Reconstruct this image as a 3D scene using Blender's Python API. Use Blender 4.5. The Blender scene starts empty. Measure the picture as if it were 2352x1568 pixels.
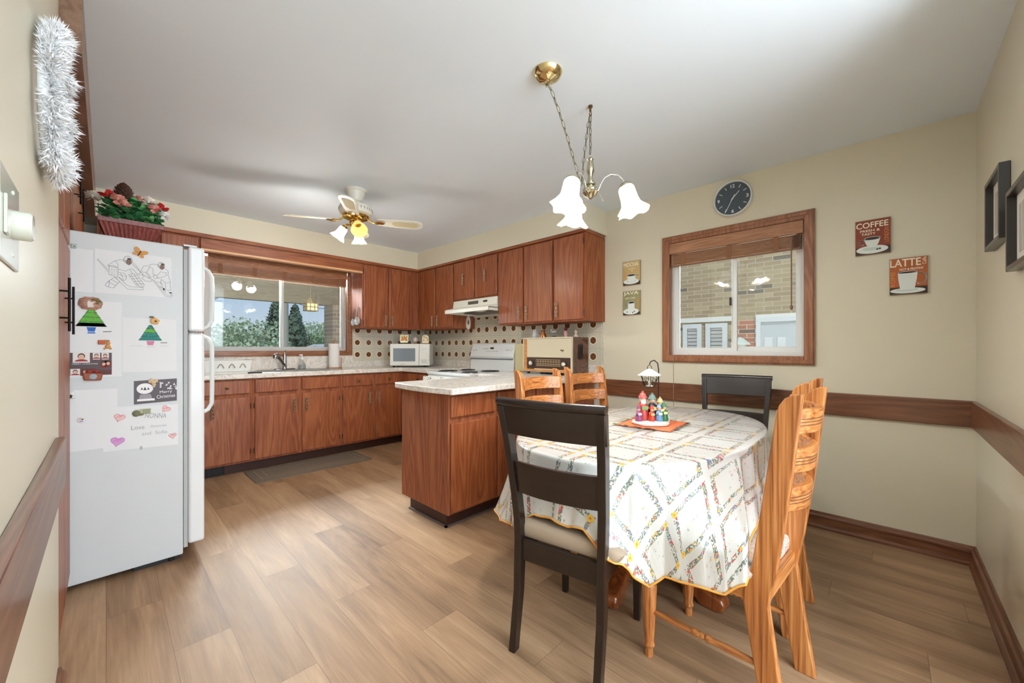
import bpy, math, random
from mathutils import Vector, Matrix, Euler
random.seed(7)
C = bpy.context.scene.collection
SC = bpy.context.scene
PI = math.pi
def R(a): return math.radians(a)
def lin(c):
    c = c/255.0
    return c/12.92 if c <= .04045 else ((c+.055)/1.055)**2.4
def rgb(r, g, b): return (lin(r), lin(g), lin(b), 1)

# ---------------------------------------------------------------- camera
cd = bpy.data.cameras.new('camera')
cam = bpy.data.objects.new('camera', cd); C.objects.link(cam)
cam.location = (0, 0, 1.17); cam.rotation_euler = (R(90), 0, R(-46.12))
cd.sensor_width = 36; cd.lens = 896.6/2352*36; cd.shift_y = 16.6/2352
cd.clip_start = .02; cd.clip_end = 300
SC.camera = cam
# ---------------------------------------------------------------- world and light
SC.view_settings.view_transform = 'Standard'
SC.view_settings.look = 'None'
SC.view_settings.gamma = 1
SC.view_settings.exposure = 0.70
SC.view_settings.use_curve_mapping = False
W = bpy.data.worlds.new('sky'); SC.world = W; W.use_nodes = True
nt = W.node_tree; nt.nodes.clear()
tc = nt.nodes.new('ShaderNodeTexCoord'); sp = nt.nodes.new('ShaderNodeSeparateXYZ')
cr = nt.nodes.new('ShaderNodeValToRGB'); bg = nt.nodes.new('ShaderNodeBackground'); wo = nt.nodes.new('ShaderNodeOutputWorld')
nt.links.new(tc.outputs['Generated'], sp.inputs[0]); nt.links.new(sp.outputs['Z'], cr.inputs[0])
nt.links.new(cr.outputs[0], bg.inputs[0]); nt.links.new(bg.outputs[0], wo.inputs[0])
e = cr.color_ramp.elements
e[0].position = 0.0; e[0].color = rgb(226, 236, 246)
e[1].position = 0.6; e[1].color = rgb(150, 184, 232)
q = cr.color_ramp.elements.new(.12); q.color = rgb(190, 214, 244)
bg.inputs[1].default_value = 0.60

def area(name, loc, rot, sx, sy, power, col=(1, 1, 1), spread=180):
    d = bpy.data.lights.new(name, 'AREA'); d.shape = 'RECTANGLE'; d.size = sx; d.size_y = sy
    d.energy = power; d.color = col; d.spread = R(spread)
    o = bpy.data.objects.new(name, d); C.objects.link(o); o.location = loc; o.rotation_euler = rot
    return o
# unseen fill light added behind the camera, in the wide opening
area('rear_opening_fill', (.6, -2.4, 1.35), (R(96), 0, R(-8)), 3.2, 2.1, 112, (.84, .93, 1))
# added bounce light out of view, brightening the room off the ceiling
d_ = Vector((.05, .0, 1)).normalized()
fl_ = area('ceiling_bounce_fill', (.8, -1.25, 1.3), (0, 0, 0), .7, .7, 42, (.82, .92, 1), 130)
fl_.rotation_euler = (-d_).to_track_quat('Z', 'Y').to_euler()
# lamps hidden above the two windows, added to strengthen their daylight
area('sink_daylight_boost', (1.39, 5.5, 2.2), (R(-50), 0, 0), 1.5, .5, 210, (.84, .93, 1))
area('side_daylight_boost', (4.0, .85, 2.9), (R(48), 0, R(90)), 1.0, .9, 300, (.86, .94, 1))
sd = bpy.data.lights.new('sun', 'SUN'); sd.energy = 1.2; sd.angle = R(2); sd.color = (1, .96, .9)
so_ = bpy.data.objects.new('sun', sd); C.objects.link(so_); so_.location = (-5, -3, 8)
so_.rotation_euler = (-Vector((.62, .42, -.80))).to_track_quat('Z', 'Y').to_euler()

# ---------------------------------------------------------------- materials
MATS = {}
def newmat(name):
    m = bpy.data.materials.new(name); m.use_nodes = True
    n = m.node_tree; b = n.nodes['Principled BSDF']
    return m, n, b
def plain(name, col, rough=.5, metal=0, coat=0, emit=None, estr=0, trans=0, ior=1.45, bump=0, bscale=200, spec=.5, alpha=1):
    if name in MATS: return MATS[name]
    m, n, b = newmat(name)
    b.inputs['Base Color'].default_value = rgb(*col)
    b.inputs['Roughness'].default_value = rough; b.inputs['Metallic'].default_value = metal
    b.inputs['Coat Weight'].default_value = coat; b.inputs['Coat Roughness'].default_value = .1
    b.inputs['IOR'].default_value = ior; b.inputs['Transmission Weight'].default_value = trans
    b.inputs['Specular IOR Level'].default_value = spec
    b.inputs['Alpha'].default_value = alpha
    if emit:
        b.inputs['Emission Color'].default_value = rgb(*emit); b.inputs['Emission Strength'].default_value = estr
    t = n.nodes.new('ShaderNodeTexCoord'); no = n.nodes.new('ShaderNodeTexNoise'); no.inputs['Scale'].default_value = bscale
    n.links.new(t.outputs['Object'], no.inputs['Vector'])
    if bump:
        bu = n.nodes.new('ShaderNodeBump'); bu.inputs['Strength'].default_value = bump; bu.inputs['Distance'].default_value = .002
        n.links.new(no.outputs['Fac'], bu.inputs['Height']); n.links.new(bu.outputs[0], b.inputs['Normal'])
    MATS[name] = m
    return m
class NG:
    """small helper to write node maths"""
    def __init__(s, n): s.n = n
    def val(s, x, sock):
        if isinstance(x, (int, float)): sock.default_value = x
        else: s.n.links.new(x, sock)
    def m(s, op, a, b=0.0, c=None, clamp=False):
        nd = s.n.nodes.new('ShaderNodeMath'); nd.operation = op; nd.use_clamp = clamp
        s.val(a, nd.inputs[0]); s.val(b, nd.inputs[1])
        if c is not None: s.val(c, nd.inputs[2])
        return nd.outputs[0]
    def noise(s, vec, scale, detail=2, rough=.5, dist=0):
        nd = s.n.nodes.new('ShaderNodeTexNoise'); nd.inputs['Scale'].default_value = scale
        nd.inputs['Detail'].default_value = detail; nd.inputs['Roughness'].default_value = rough; nd.inputs['Distortion'].default_value = dist
        s.n.links.new(vec, nd.inputs['Vector']); return nd.outputs['Fac']
    def vor(s, vec, scale, out='Distance', rnd=1, feat='F1'):
        nd = s.n.nodes.new('ShaderNodeTexVoronoi'); nd.inputs['Scale'].default_value = scale; nd.inputs['Randomness'].default_value = rnd
        nd.feature = feat
        s.n.links.new(vec, nd.inputs['Vector']); return nd.outputs[out]
    def map(s, vec, sc=(1, 1, 1), loc=(0, 0, 0), rot=(0, 0, 0)):
        nd = s.n.nodes.new('ShaderNodeMapping'); nd.inputs['Scale'].default_value = sc; nd.inputs['Location'].default_value = loc
        nd.inputs['Rotation'].default_value = rot
        s.n.links.new(vec, nd.inputs['Vector']); return nd.outputs[0]
    def coord(s, k='Object'):
        return s.n.nodes.new('ShaderNodeTexCoord').outputs[k]
    def sep(s, vec):
        nd = s.n.nodes.new('ShaderNodeSeparateXYZ'); s.n.links.new(vec, nd.inputs[0]); return nd.outputs
    def comb(s, x, y, z):
        nd = s.n.nodes.new('ShaderNodeCombineXYZ'); s.val(x, nd.inputs[0]); s.val(y, nd.inputs[1]); s.val(z, nd.inputs[2]); return nd.outputs[0]
    def ramp(s, fac, stops, mode='LINEAR'):
        nd = s.n.nodes.new('ShaderNodeValToRGB'); el = nd.color_ramp.elements; nd.color_ramp.interpolation = mode
        el[0].position = stops[0][0]; el[0].color = rgb(*stops[0][1]); el[1].position = stops[-1][0]; el[1].color = rgb(*stops[-1][1])
        for p, c in stops[1:-1]:
            q = el.new(p); q.color = rgb(*c)
        s.n.links.new(fac, nd.inputs[0]); return nd.outputs[0]
    def mix(s, f, a, b):
        nd = s.n.nodes.new('ShaderNodeMix'); nd.data_type = 'RGBA'
        s.val(f, nd.inputs[0])
        for x, k in ((a, 6), (b, 7)):
            if isinstance(x, tuple): nd.inputs[k].default_value = rgb(*x)
            else: s.n.links.new(x, nd.inputs[k])
        return nd.outputs[2]
    def bump(s, h, b, strength=.3, dist=.002):
        bu = s.n.nodes.new('ShaderNodeBump'); bu.inputs['Strength'].default_value = strength; bu.inputs['Distance'].default_value = dist
        s.n.links.new(h, bu.inputs['Height']); s.n.links.new(bu.outputs[0], b.inputs['Normal'])

def wood(name, dark, mid, light, axis='z', rough=.35, across=14, coat=.15, contrast=1.0, figure=1.0, fs=260, rw=.27, fw=.62):
    if name in MATS: return MATS[name]
    m, n, b = newmat(name); g = NG(n)
    st = {'x': (.09, 1, 1), 'y': (1, .09, 1), 'z': (1, 1, .09)}[axis]
    oi = n.nodes.new('ShaderNodeObjectInfo')
    v0 = g.coord()
    add = n.nodes.new('ShaderNodeVectorMath'); add.operation = 'ADD'
    n.links.new(v0, add.inputs[0]); n.links.new(g.comb(g.m('MULTIPLY', oi.outputs['Random'], 7), g.m('MULTIPLY', oi.outputs['Random'], 3), g.m('MULTIPLY', oi.outputs['Random'], 5)), add.inputs[1])
    v = g.map(add.outputs[0], st)
    broad = g.noise(v, across*.45, 2, .5, .6) if rw > .15 else g.noise(g.map(add.outputs[0], {'x': (.02, 1, 1), 'y': (1, .02, 1), 'z': (1, 1, .02)}[axis]), across, 2, .5, 0)
    # cathedral rings: contour lines of the broad field
    rings = g.m('FRACT', g.m('MULTIPLY', broad, 14*figure))
    rings = g.m('ABSOLUTE', g.m('SUBTRACT', rings, .5))
    rings = g.m('MULTIPLY', rings, 2)
    st2 = {'x': (.03, 1, 1), 'y': (1, .03, 1), 'z': (1, 1, .03)}[axis]
    v2 = g.map(add.outputs[0], st2)
    fine = g.noise(v2, fs, 2, .6)
    f = g.m('ADD', g.m('MULTIPLY', rings, rw*contrast), g.m('MULTIPLY', fine, fw*contrast))
    f = g.m('ADD', f, g.m('MULTIPLY', g.m('SUBTRACT', broad, .5), .25))
    f = g.m('ADD', f, .1+(1-contrast)*.4-(fw-.62)*.5)
    col = g.ramp(f, [(.18, dark), (.5, mid), (.85, light)])
    n.links.new(col, b.inputs['Base Color'])
    b.inputs['Roughness'].default_value = rough; b.inputs['Coat Weight'].default_value = coat; b.inputs['Coat Roughness'].default_value = .2
    g.bump(fine, b, .12, .001)
    MATS[name] = m
    return m
CAB_D, CAB_M, CAB_L = (94, 42, 20), (140, 74, 40), (172, 106, 62)
def cab(ax='z'): return wood('cabinet_wood_'+ax, CAB_D, CAB_M, CAB_L, ax, .42, 11, .06)
def oak(ax='z'): return wood('oak_wood_'+ax, (112, 56, 22), (184, 116, 60), (222, 162, 102), ax, .32, 30, .25, 1.0, .5, 95, .12, 1.1)
def espresso(ax='z'): return wood('espresso_wood_'+ax, (16, 10, 8), (27, 17, 13), (42, 28, 22), ax, .3, 12, .25, .7, .5)
def railw(ax='y'): return wood('rail_wood_'+ax, (70, 38, 22), (106, 64, 40), (136, 90, 60), ax, .35, 12, .2)
def casingw(ax='z'): return wood('casing_wood_'+ax, (96, 56, 32), (142, 90, 58), (172, 118, 84), ax, .35, 18, .2)
def blindw(): return wood('blind_wood', (120, 78, 50), (156, 108, 76), (182, 136, 102), 'y', .5, 30, 0)

def wallmat():
    if 'wall' in MATS: return MATS['wall']
    m, n, b = newmat('beige_wall_paint'); g = NG(n)
    v = g.coord(); no = g.noise(v, 1.3, 2)
    n.links.new(g.ramp(no, [(.3, (213, 205, 182)), (.7, (218, 210, 188))]), b.inputs['Base Color'])
    b.inputs['Roughness'].default_value = .38
    g.bump(g.noise(v, 240, 2), b, .08, .001)
    MATS['wall'] = m; return m
def ceilmat():
    if 'ceil' in MATS: return MATS['ceil']
    m, n, b = newmat('white_ceiling_paint'); g = NG(n)
    v = g.coord()
    n.links.new(g.ramp(g.noise(v, 1.1, 2), [(.3, (229, 238, 246)), (.7, (233, 242, 250))]), b.inputs['Base Color'])
    b.inputs['Roughness'].default_value = .6
    g.bump(g.noise(v, 300, 2), b, .08, .001)
    MATS['ceil'] = m; return m
def floormat():
    m, n, b = newmat('vinyl_plank_floor'); g = NG(n)
    v = g.coord(); s = g.sep(v)
    W_, L_ = .182, 1.22
    xi = g.m('DIVIDE', s['X'], W_); row = g.m('FLOOR', xi)
    off = g.m('MULTIPLY', g.m('FRACT', g.m('MULTIPLY', row, .3719)), L_)
    yj = g.m('DIVIDE', g.m('ADD', s['Y'], off), L_); col = g.m('FLOOR', yj)
    wn = n.nodes.new('ShaderNodeTexWhiteNoise'); wn.noise_dimensions = '3D'
    n.links.new(g.comb(row, col, 0), wn.inputs['Vector']); rnd = wn.outputs['Value']
    vv = g.comb(g.m('ADD', s['X'], g.m('MULTIPLY', rnd, 13)), g.m('ADD', g.m('MULTIPLY', s['Y'], .12), g.m('MULTIPLY', rnd, 31)), rnd)
    n1 = g.noise(vv, 9, 4, .62, .8); n2 = g.noise(g.map(vv, (1, .3, 1)), 120, 3, .6)
    f = g.m('ADD', g.m('MULTIPLY', n1, .62), g.m('MULTIPLY', n2, .26)); f = g.m('ADD', f, g.m('MULTIPLY', g.m('SUBTRACT', rnd, .5), .22))
    colr = g.ramp(f, [(.22, (112, 86, 62)), (.42, (150, 118, 88)), (.58, (172, 140, 108)), (.78, (194, 166, 136))])
    fx = g.m('ABSOLUTE', g.m('SUBTRACT', g.m('FRACT', xi), .5)); fy = g.m('ABSOLUTE', g.m('SUBTRACT', g.m('FRACT', yj), .5))
    seam = g.m('MAXIMUM', g.m('GREATER_THAN', fx, .5-.0045), g.m('GREATER_THAN', fy, .5-.0008))
    n.links.new(g.mix(g.m('MULTIPLY', seam, .6), colr, (80, 54, 36)), b.inputs['Base Color'])
    b.inputs['Specular IOR Level'].default_value = .3
    n.links.new(g.m('ADD', .46, g.m('MULTIPLY', n2, .16)), b.inputs['Roughness'])
    g.bump(g.m('SUBTRACT', n2, seam), b, .12, .001)
    return m
def laminate():
    if 'lam' in MATS: return MATS['lam']
    m, n, b = newmat('marble_laminate'); g = NG(n)
    v = g.coord()
    veins = g.noise(v, 7, 5, .65, 2.2)
    vv = g.m('ABSOLUTE', g.m('SUBTRACT', veins, .5))
    c = g.ramp(vv, [(0, (186, 172, 160)), (.012, (214, 204, 192)), (.04, (230, 224, 214)), (.3, (234, 229, 220))])
    blot = g.noise(v, 5, 3, .6)
    n.links.new(g.mix(g.m('MULTIPLY', g.m('GREATER_THAN', blot, .62), .12), c, (200, 182, 168)), b.inputs['Base Color'])
    b.inputs['Roughness'].default_value = .22
    MATS['lam'] = m; return m
TY0, TZ0, TS, TH = 2.037-.0755, 1.0175, .151, .155
def tilemat(axis):
    """patterned ceramic tile: brown disc, rings and a lacy ground, one per tile"""
    m, n, b = newmat('retro_circle_tile_'+axis); g = NG(n)
    v = g.coord(); s = g.sep(v)
    h = s['Y'] if axis == 'y' else s['X']
    h0 = TY0 if axis == 'y' else 2.155
    u = g.m('FRACT', g.m('DIVIDE', g.m('SUBTRACT', h, h0), TS)); w = g.m('FRACT', g.m('DIVIDE', g.m('SUBTRACT', s['Z'], TZ0), TH))
    du = g.m('SUBTRACT', u, .5); dw = g.m('SUBTRACT', w, .5)
    r = g.m('SQRT', g.m('ADD', g.m('MULTIPLY', du, du), g.m('MULTIPLY', dw, dw)))
    ang = g.m('ARCTAN2', dw, du)
    pet = g.m('SINE', g.m('MULTIPLY', ang, 30))
    rr = g.m('SINE', g.m('MULTIPLY', r, 95))
    dots = g.m('MULTIPLY', g.m('GREATER_THAN', g.m('MULTIPLY', pet, rr), .18), g.m('GREATER_THAN', r, .34))
    base = g.mix(g.m('MULTIPLY', dots, .6), (222, 216, 196), (150, 140, 122))
    ring = g.m('MULTIPLY', g.m('GREATER_THAN', r, .315), g.m('LESS_THAN', r, .335))
    base = g.mix(g.m('MULTIPLY', ring, .7), base, (150, 128, 104))
    cream = g.m('LESS_THAN', r, .285); base = g.mix(cream, base, (226, 214, 188))
    disc = g.m('LESS_THAN', r, g.m('ADD', .205, g.m('MULTIPLY', g.m('SINE', g.m('MULTIPLY', ang, 9)), .006)))
    base = g.mix(disc, base, g.ramp(g.m('MULTIPLY', r, 4), [(0, (126, 78, 44)), (1, (92, 52, 34))]))
    e1 = g.m('GREATER_THAN', g.m('ABSOLUTE', du), .488); e2 = g.m('GREATER_THAN', g.m('ABSOLUTE', dw), .488)
    gr = g.m('MAXIMUM', e1, e2)
    n.links.new(g.mix(gr, base, (176, 168, 152)), b.inputs['Base Color'])
    n.links.new(g.m('ADD', .1, g.m('MULTIPLY', gr, .6)), b.inputs['Roughness'])
    g.bump(g.m('SUBTRACT', 1, gr), b, .4, .001)
    return m
def brick(name, c1, c2, mortar, odd=None, bw=.215, bh=.075, axis='x'):
    m, n, b = newmat(name); g = NG(n)
    v = g.coord(); s = g.sep(v)
    h = s['Y'] if axis == 'x' else s['X']
    row = g.m('FLOOR', g.m('DIVIDE', s['Z'], bh))
    sh = g.m('MULTIPLY', g.m('MODULO', g.m('ADD', row, 100), 2), .5)
    uu = g.m('ADD', g.m('DIVIDE', h, bw), sh); col = g.m('FLOOR', uu)
    wn = n.nodes.new('ShaderNodeTexWhiteNoise'); wn.noise_dimensions = '3D'; n.links.new(g.comb(row, col, 3), wn.inputs['Vector'])
    c = g.ramp(wn.outputs['Value'], [(0, c1), (.5, tuple((a+b_)/2 for a, b_ in zip(c1, c2))), (.93, c2), (.94, odd or c2)])
    c = g.mix(g.m('MULTIPLY', g.noise(v, 60, 3), .35), c, mortar)
    fu = g.m('ABSOLUTE', g.m('SUBTRACT', g.m('FRACT', uu), .5)); fz = g.m('ABSOLUTE', g.m('SUBTRACT', g.m('FRACT', g.m('DIVIDE', s['Z'], bh)), .5))
    mo = g.m('MAXIMUM', g.m('GREATER_THAN', fu, .5-.025), g.m('GREATER_THAN', fz, .5-.07))
    n.links.new(g.mix(mo, c, mortar), b.inputs['Base Color']); b.inputs['Roughness'].default_value = .85
    return m
def leafmat(name, a, b_):
    if name in MATS: return MATS[name]
    m, n, b = newmat(name); g = NG(n)
    n.links.new(g.ramp(g.noise(g.coord(), 3, 3), [(.3, a), (.7, b_)]), b.inputs['Base Color'])
    b.inputs['Roughness'].default_value = .7; MATS[name] = m; return m
def clothmat():
    m, n, b = newmat('floral_lattice_cloth'); g = NG(n)
    uv = n.nodes.new('ShaderNodeUVMap').outputs[0]
    s = g.sep(uv); P = .225
    wob = g.m('MULTIPLY', g.m('SUBTRACT', g.noise(uv, 30, 1), .5), .012)
    a = g.m('FRACT', g.m('DIVIDE', g.m('ADD', s['X'], wob), P)); c = g.m('FRACT', g.m('DIVIDE', g.m('ADD', s['Y'], wob), P))
    da = g.m('MULTIPLY', g.m('SUBTRACT', .5, g.m('ABSOLUTE', g.m('SUBTRACT', a, .5))), P)
    dc = g.m('MULTIPLY', g.m('SUBTRACT', .5, g.m('ABSOLUTE', g.m('SUBTRACT', c, .5))), P)
    ed = g.m('MINIMUM', da, dc)
    gar = g.m('LESS_THAN', g.m('ABSOLUTE', g.m('SUBTRACT', ed, .0275)), .0105)
    # leaves and blossoms of the garland
    leaf = g.m('LESS_THAN', g.vor(uv, 150, 'Distance'), .56)
    pick = g.vor(uv, 60, 'Color'); ps = g.sep(pick)
    lc = g.ramp(ps['X'], [(0, (50, 76, 68)), (.35, (96, 112, 84)), (.6, (78, 102, 116)), (.8, (124, 130, 96))])
    fl = g.m('LESS_THAN', g.vor(uv, 60, 'Distance'), .42)
    fc = g.ramp(ps['Y'], [(0, (196, 92, 84)), (.3, (222, 128, 74)), (.5, (206, 84, 96)), (.68, (228, 176, 70)), (.85, (120, 130, 170))], 'CONSTANT')
    flon = g.m('MULTIPLY', fl, g.m('GREATER_THAN', ps['Z'], .3))
    base = (208, 206, 200)
    col = g.mix(g.m('MULTIPLY', g.m('MULTIPLY', gar, leaf), .9), base, lc)
    col = g.mix(g.m('MULTIPLY', gar, flon), col, fc)
    # sprigs inside the diamonds
    inn = g.m('GREATER_THAN', ed, .046)
    sd = g.vor(uv, 34, 'Distance', .85); sc_ = g.sep(g.vor(uv, 34, 'Color', .85))
    near = g.m('LESS_THAN', sd, .34)
    lf2 = g.m('MULTIPLY', g.m('LESS_THAN', g.vor(uv, 210, 'Distance'), .33), near)
    on = g.m('MULTIPLY', inn, g.m('GREATER_THAN', sc_['X'], .35))
    col = g.mix(g.m('MULTIPLY', g.m('MULTIPLY', on, lf2), .85), col, g.ramp(sc_['Z'], [(0, (92, 104, 88)), (.5, (110, 86, 90)), (1, (120, 130, 110))]))
    bl = g.m('LESS_THAN', sd, .15)
    col = g.mix(g.m('MULTIPLY', g.m('MULTIPLY', on, bl), .9), col, g.ramp(sc_['Y'], [(0, (206, 98, 100)), (.4, (226, 150, 90)), (.7, (150, 90, 96)), (.9, (110, 120, 150))], 'CONSTANT'))
    # a yellow blossom at some garland corners
    cw = n.nodes.new('ShaderNodeTexWhiteNoise'); cw.noise_dimensions = '2D'
    n.links.new(g.comb(g.m('ROUND', g.m('DIVIDE', s['X'], P)), g.m('FLOOR', g.m('DIVIDE', s['Y'], P)), 0), cw.inputs['Vector'])
    cx = g.m('SUBTRACT', g.m('ABSOLUTE', g.m('SUBTRACT', da, .030)), 0); cy = g.m('ABSOLUTE', g.m('SUBTRACT', dc, .030))
    rr = g.m('SQRT', g.m('ADD', g.m('MULTIPLY', cx, cx), g.m('MULTIPLY', cy, cy)))
    yon = g.m('GREATER_THAN', cw.outputs['Value'], .45)
    col = g.mix(g.m('MULTIPLY', yon, g.m('LESS_THAN', rr, .0125)), col, (232, 186, 72))
    col = g.mix(g.m('MULTIPLY', yon, g.m('LESS_THAN', rr, .004)), col, (206, 120, 50))
    n.links.new(col, b.inputs['Base Color'])
    b.inputs['Roughness'].default_value = .3; b.inputs['Coat Weight'].default_value = .5; b.inputs['Coat Roughness'].default_value = .16
    w1 = g.noise(g.map(uv, (9, 1.6, 1)), 2.6, 2, .5, .4)
    bu = n.nodes.new('ShaderNodeBump'); bu.inputs['Strength'].default_value = .35; bu.inputs['Distance'].default_value = .006
    n.links.new(w1, bu.inputs['Height']); n.links.new(bu.outputs[0], b.inputs['Normal'])
    return m

# ---------------------------------------------------------------- mesh builder
class MB:
    def __init__(s): s.v = []; s.f = []; s.mi = []; s.cur = 0; s.X = None
    def mat(s, i): s.cur = i; return s
    def at(s, M): s.X = M; return s
    def add(s, vs, fs):
        b = len(s.v)
        for p in vs:
            p = Vector(p)
            if s.X is not None: p = s.X @ p
            s.v.append(p)
        for f in fs: s.f.append([b+i for i in f]); s.mi.append(s.cur)
        return s
    def box(s, x0, x1, y0, y1, z0, z1):
        if x0 > x1: x0, x1 = x1, x0
        if y0 > y1: y0, y1 = y1, y0
        if z0 > z1: z0, z1 = z1, z0
        return s.add([(x0,y0,z0),(x1,y0,z0),(x1,y1,z0),(x0,y1,z0),(x0,y0,z1),(x1,y0,z1),(x1,y1,z1),(x0,y1,z1)],
                     [(0,3,2,1),(4,5,6,7),(0,1,5,4),(1,2,6,5),(2,3,7,6),(3,0,4,7)])
    def ring(s, rings, cap=True, closed=True):
        n = len(rings[0]); vs = [p for r in rings for p in r]; fs = []
        for i in range(len(rings)-1):
            for j in range(n if closed else n-1):
                k = (j+1) % n
                fs.append((i*n+j, i*n+k, (i+1)*n+k, (i+1)*n+j))
        if cap:
            fs.append(tuple(range(n-1, -1, -1))); fs.append(tuple((len(rings)-1)*n+j for j in range(n)))
        return s.add(vs, fs)
    def lathe(s, prof, seg=24, c=(0, 0, 0), cap=False, wob=None):
        rings = []
        for i, (r, z) in enumerate(prof):
            ro = []
            for j in range(seg):
                a = 2*PI*j/seg; rr = max(r, 1e-5); zz = z
                if wob: rr, zz = wob(i, a, rr, zz)
                ro.append((c[0]+rr*math.cos(a), c[1]+rr*math.sin(a), c[2]+zz))
            rings.append(ro)
        return s.ring(rings, cap)
    def cyl(s, p0, p1, r0, r1=None, seg=12, cap=True):
        return s.tube([p0, p1], [r0, r0 if r1 is None else r1], seg, cap)
    def tube(s, path, r, seg=8, cap=True, closed=False, flat=None):
        P = [Vector(p) for p in path]; n = len(P); rs = r if isinstance(r, (list, tuple)) else [r]*n
        rings = []; up = None
        for i in range(n):
            if closed: t = P[(i+1) % n]-P[i-1]
            else: t = P[min(i+1, n-1)]-P[max(i-1, 0)]
            t.normalize()
            if up is None:
                up = Vector((0, 0, 1)) if abs(t.z) < .9 else Vector((1, 0, 0))
            a = t.cross(up)
            if a.length < 1e-6: a = t.cross(Vector((0, 1, 0)))
            a.normalize(); b = t.cross(a).normalized(); up = -b if b.dot(up) < 0 else b
            a = t.cross(up).normalized(); b = up
            fx, fy = flat or (1, 1)
            rings.append([tuple(P[i]+a*(rs[i]*fx*math.cos(2*PI*j/seg))+b*(rs[i]*fy*math.sin(2*PI*j/seg))) for j in range(seg)])
        if closed: rings.append(rings[0]); return s.ring(rings, False)
        return s.ring(rings, cap)
    def prism(s, poly, a0, a1, plane='xz'):
        n = len(poly)
        def p3(p, a):
            return {'xz': (p[0], a, p[1]), 'yz': (a, p[0], p[1]), 'xy': (p[0], p[1], a)}[plane]
        vs = [p3(p, a0) for p in poly]+[p3(p, a1) for p in poly]
        fs = [tuple(range(n)), tuple(range(2*n-1, n-1, -1))]+[(i, i+n, (i+1) % n+n, (i+1) % n) for i in range(n)]
        return s.add(vs, fs)
    def sphere(s, c, r, seg=14, rings=8, sc=(1, 1, 1)):
        pr = [(math.sin(PI*i/rings), -math.cos(PI*i/rings)) for i in range(rings+1)]
        rg = [[(c[0]+max(a, 1e-4)*r*sc[0]*math.cos(2*PI*j/seg), c[1]+max(a, 1e-4)*r*sc[1]*math.sin(2*PI*j/seg), c[2]+b*r*sc[2]) for j in range(seg)] for a, b in pr]
        return s.ring(rg, False)
    def obj(s, name, mats, parent=None, smooth=None, bevel=0, seg=2, loc=None):
        me = bpy.data.meshes.new(name)
        me.from_pydata([tuple(p) for p in s.v], [], s.f)
        if not isinstance(mats, (list, tuple)): mats = [mats]
        for m in mats: me.materials.append(m)
        for p, i in zip(me.polygons, s.mi): p.material_index = i
        me.validate(clean_customdata=False)
        import bmesh
        bm = bmesh.new(); bm.from_mesh(me); bmesh.ops.recalc_face_normals(bm, faces=bm.faces); bm.to_mesh(me); bm.free()
        if smooth is not None:
            for p in me.polygons: p.use_smooth = True
            me.set_sharp_from_angle(angle=R(smooth))
        o = bpy.data.objects.new(name, me); C.objects.link(o)
        if parent: o.parent = parent
        if loc: o.location = loc
        if bevel:
            b = o.modifiers.new('bevel', 'BEVEL'); b.width = bevel; b.segments = seg; b.limit_method = 'ANGLE'; b.angle_limit = R(35)
            b.harden_normals = False
        return o
def thing(name, label, cat, loc=(0, 0, 0), rz=0, group=None):
    o = bpy.data.objects.new(name, None); C.objects.link(o); o.location = loc; o.rotation_euler = (0, 0, rz)
    o.empty_display_size = .05
    o['label'] = label; o['category'] = cat
    if group: o['group'] = group
    return o
def tag(o, label, cat, group=None):
    o['label'] = label; o['category'] = cat
    if group: o['group'] = group
    return o
def struct(o): o['kind'] = 'structure'; return o
def stuff(o): o['kind'] = 'stuff'; return o
def dup(root, label=None, loc=None, rz=None):
    def cp(o, par):
        c = o.copy(); C.objects.link(c)
        if par: c.parent = par
        for ch in kids.get(o.name, []): cp(ch, c)
        return c
    kids = {}
    for o in bpy.data.objects:
        if o.parent: kids.setdefault(o.parent.name, []).append(o)
    c = cp(root, None)
    if label: c['label'] = label
    if loc: c.location = loc
    if rz is not None: c.rotation_euler = (0, 0, rz)
    return c
def textpolys(txt, size, bold=0.0):
    cu = bpy.data.curves.new('t', 'FONT'); cu.body = txt; cu.size = size; cu.align_x = 'CENTER'; cu.align_y = 'CENTER'; cu.offset = bold
    cu.resolution_u = 3
    o = bpy.data.objects.new('t', cu); C.objects.link(o)
    bpy.context.view_layer.update()
    me = bpy.data.meshes.new_from_object(o.evaluated_get(bpy.context.evaluated_depsgraph_get()))
    vs = [tuple(v.co) for v in me.vertices]; fs = [tuple(p.vertices) for p in me.polygons]
    bpy.data.objects.remove(o); bpy.data.curves.remove(cu); bpy.data.meshes.remove(me)
    return vs, fs
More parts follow.
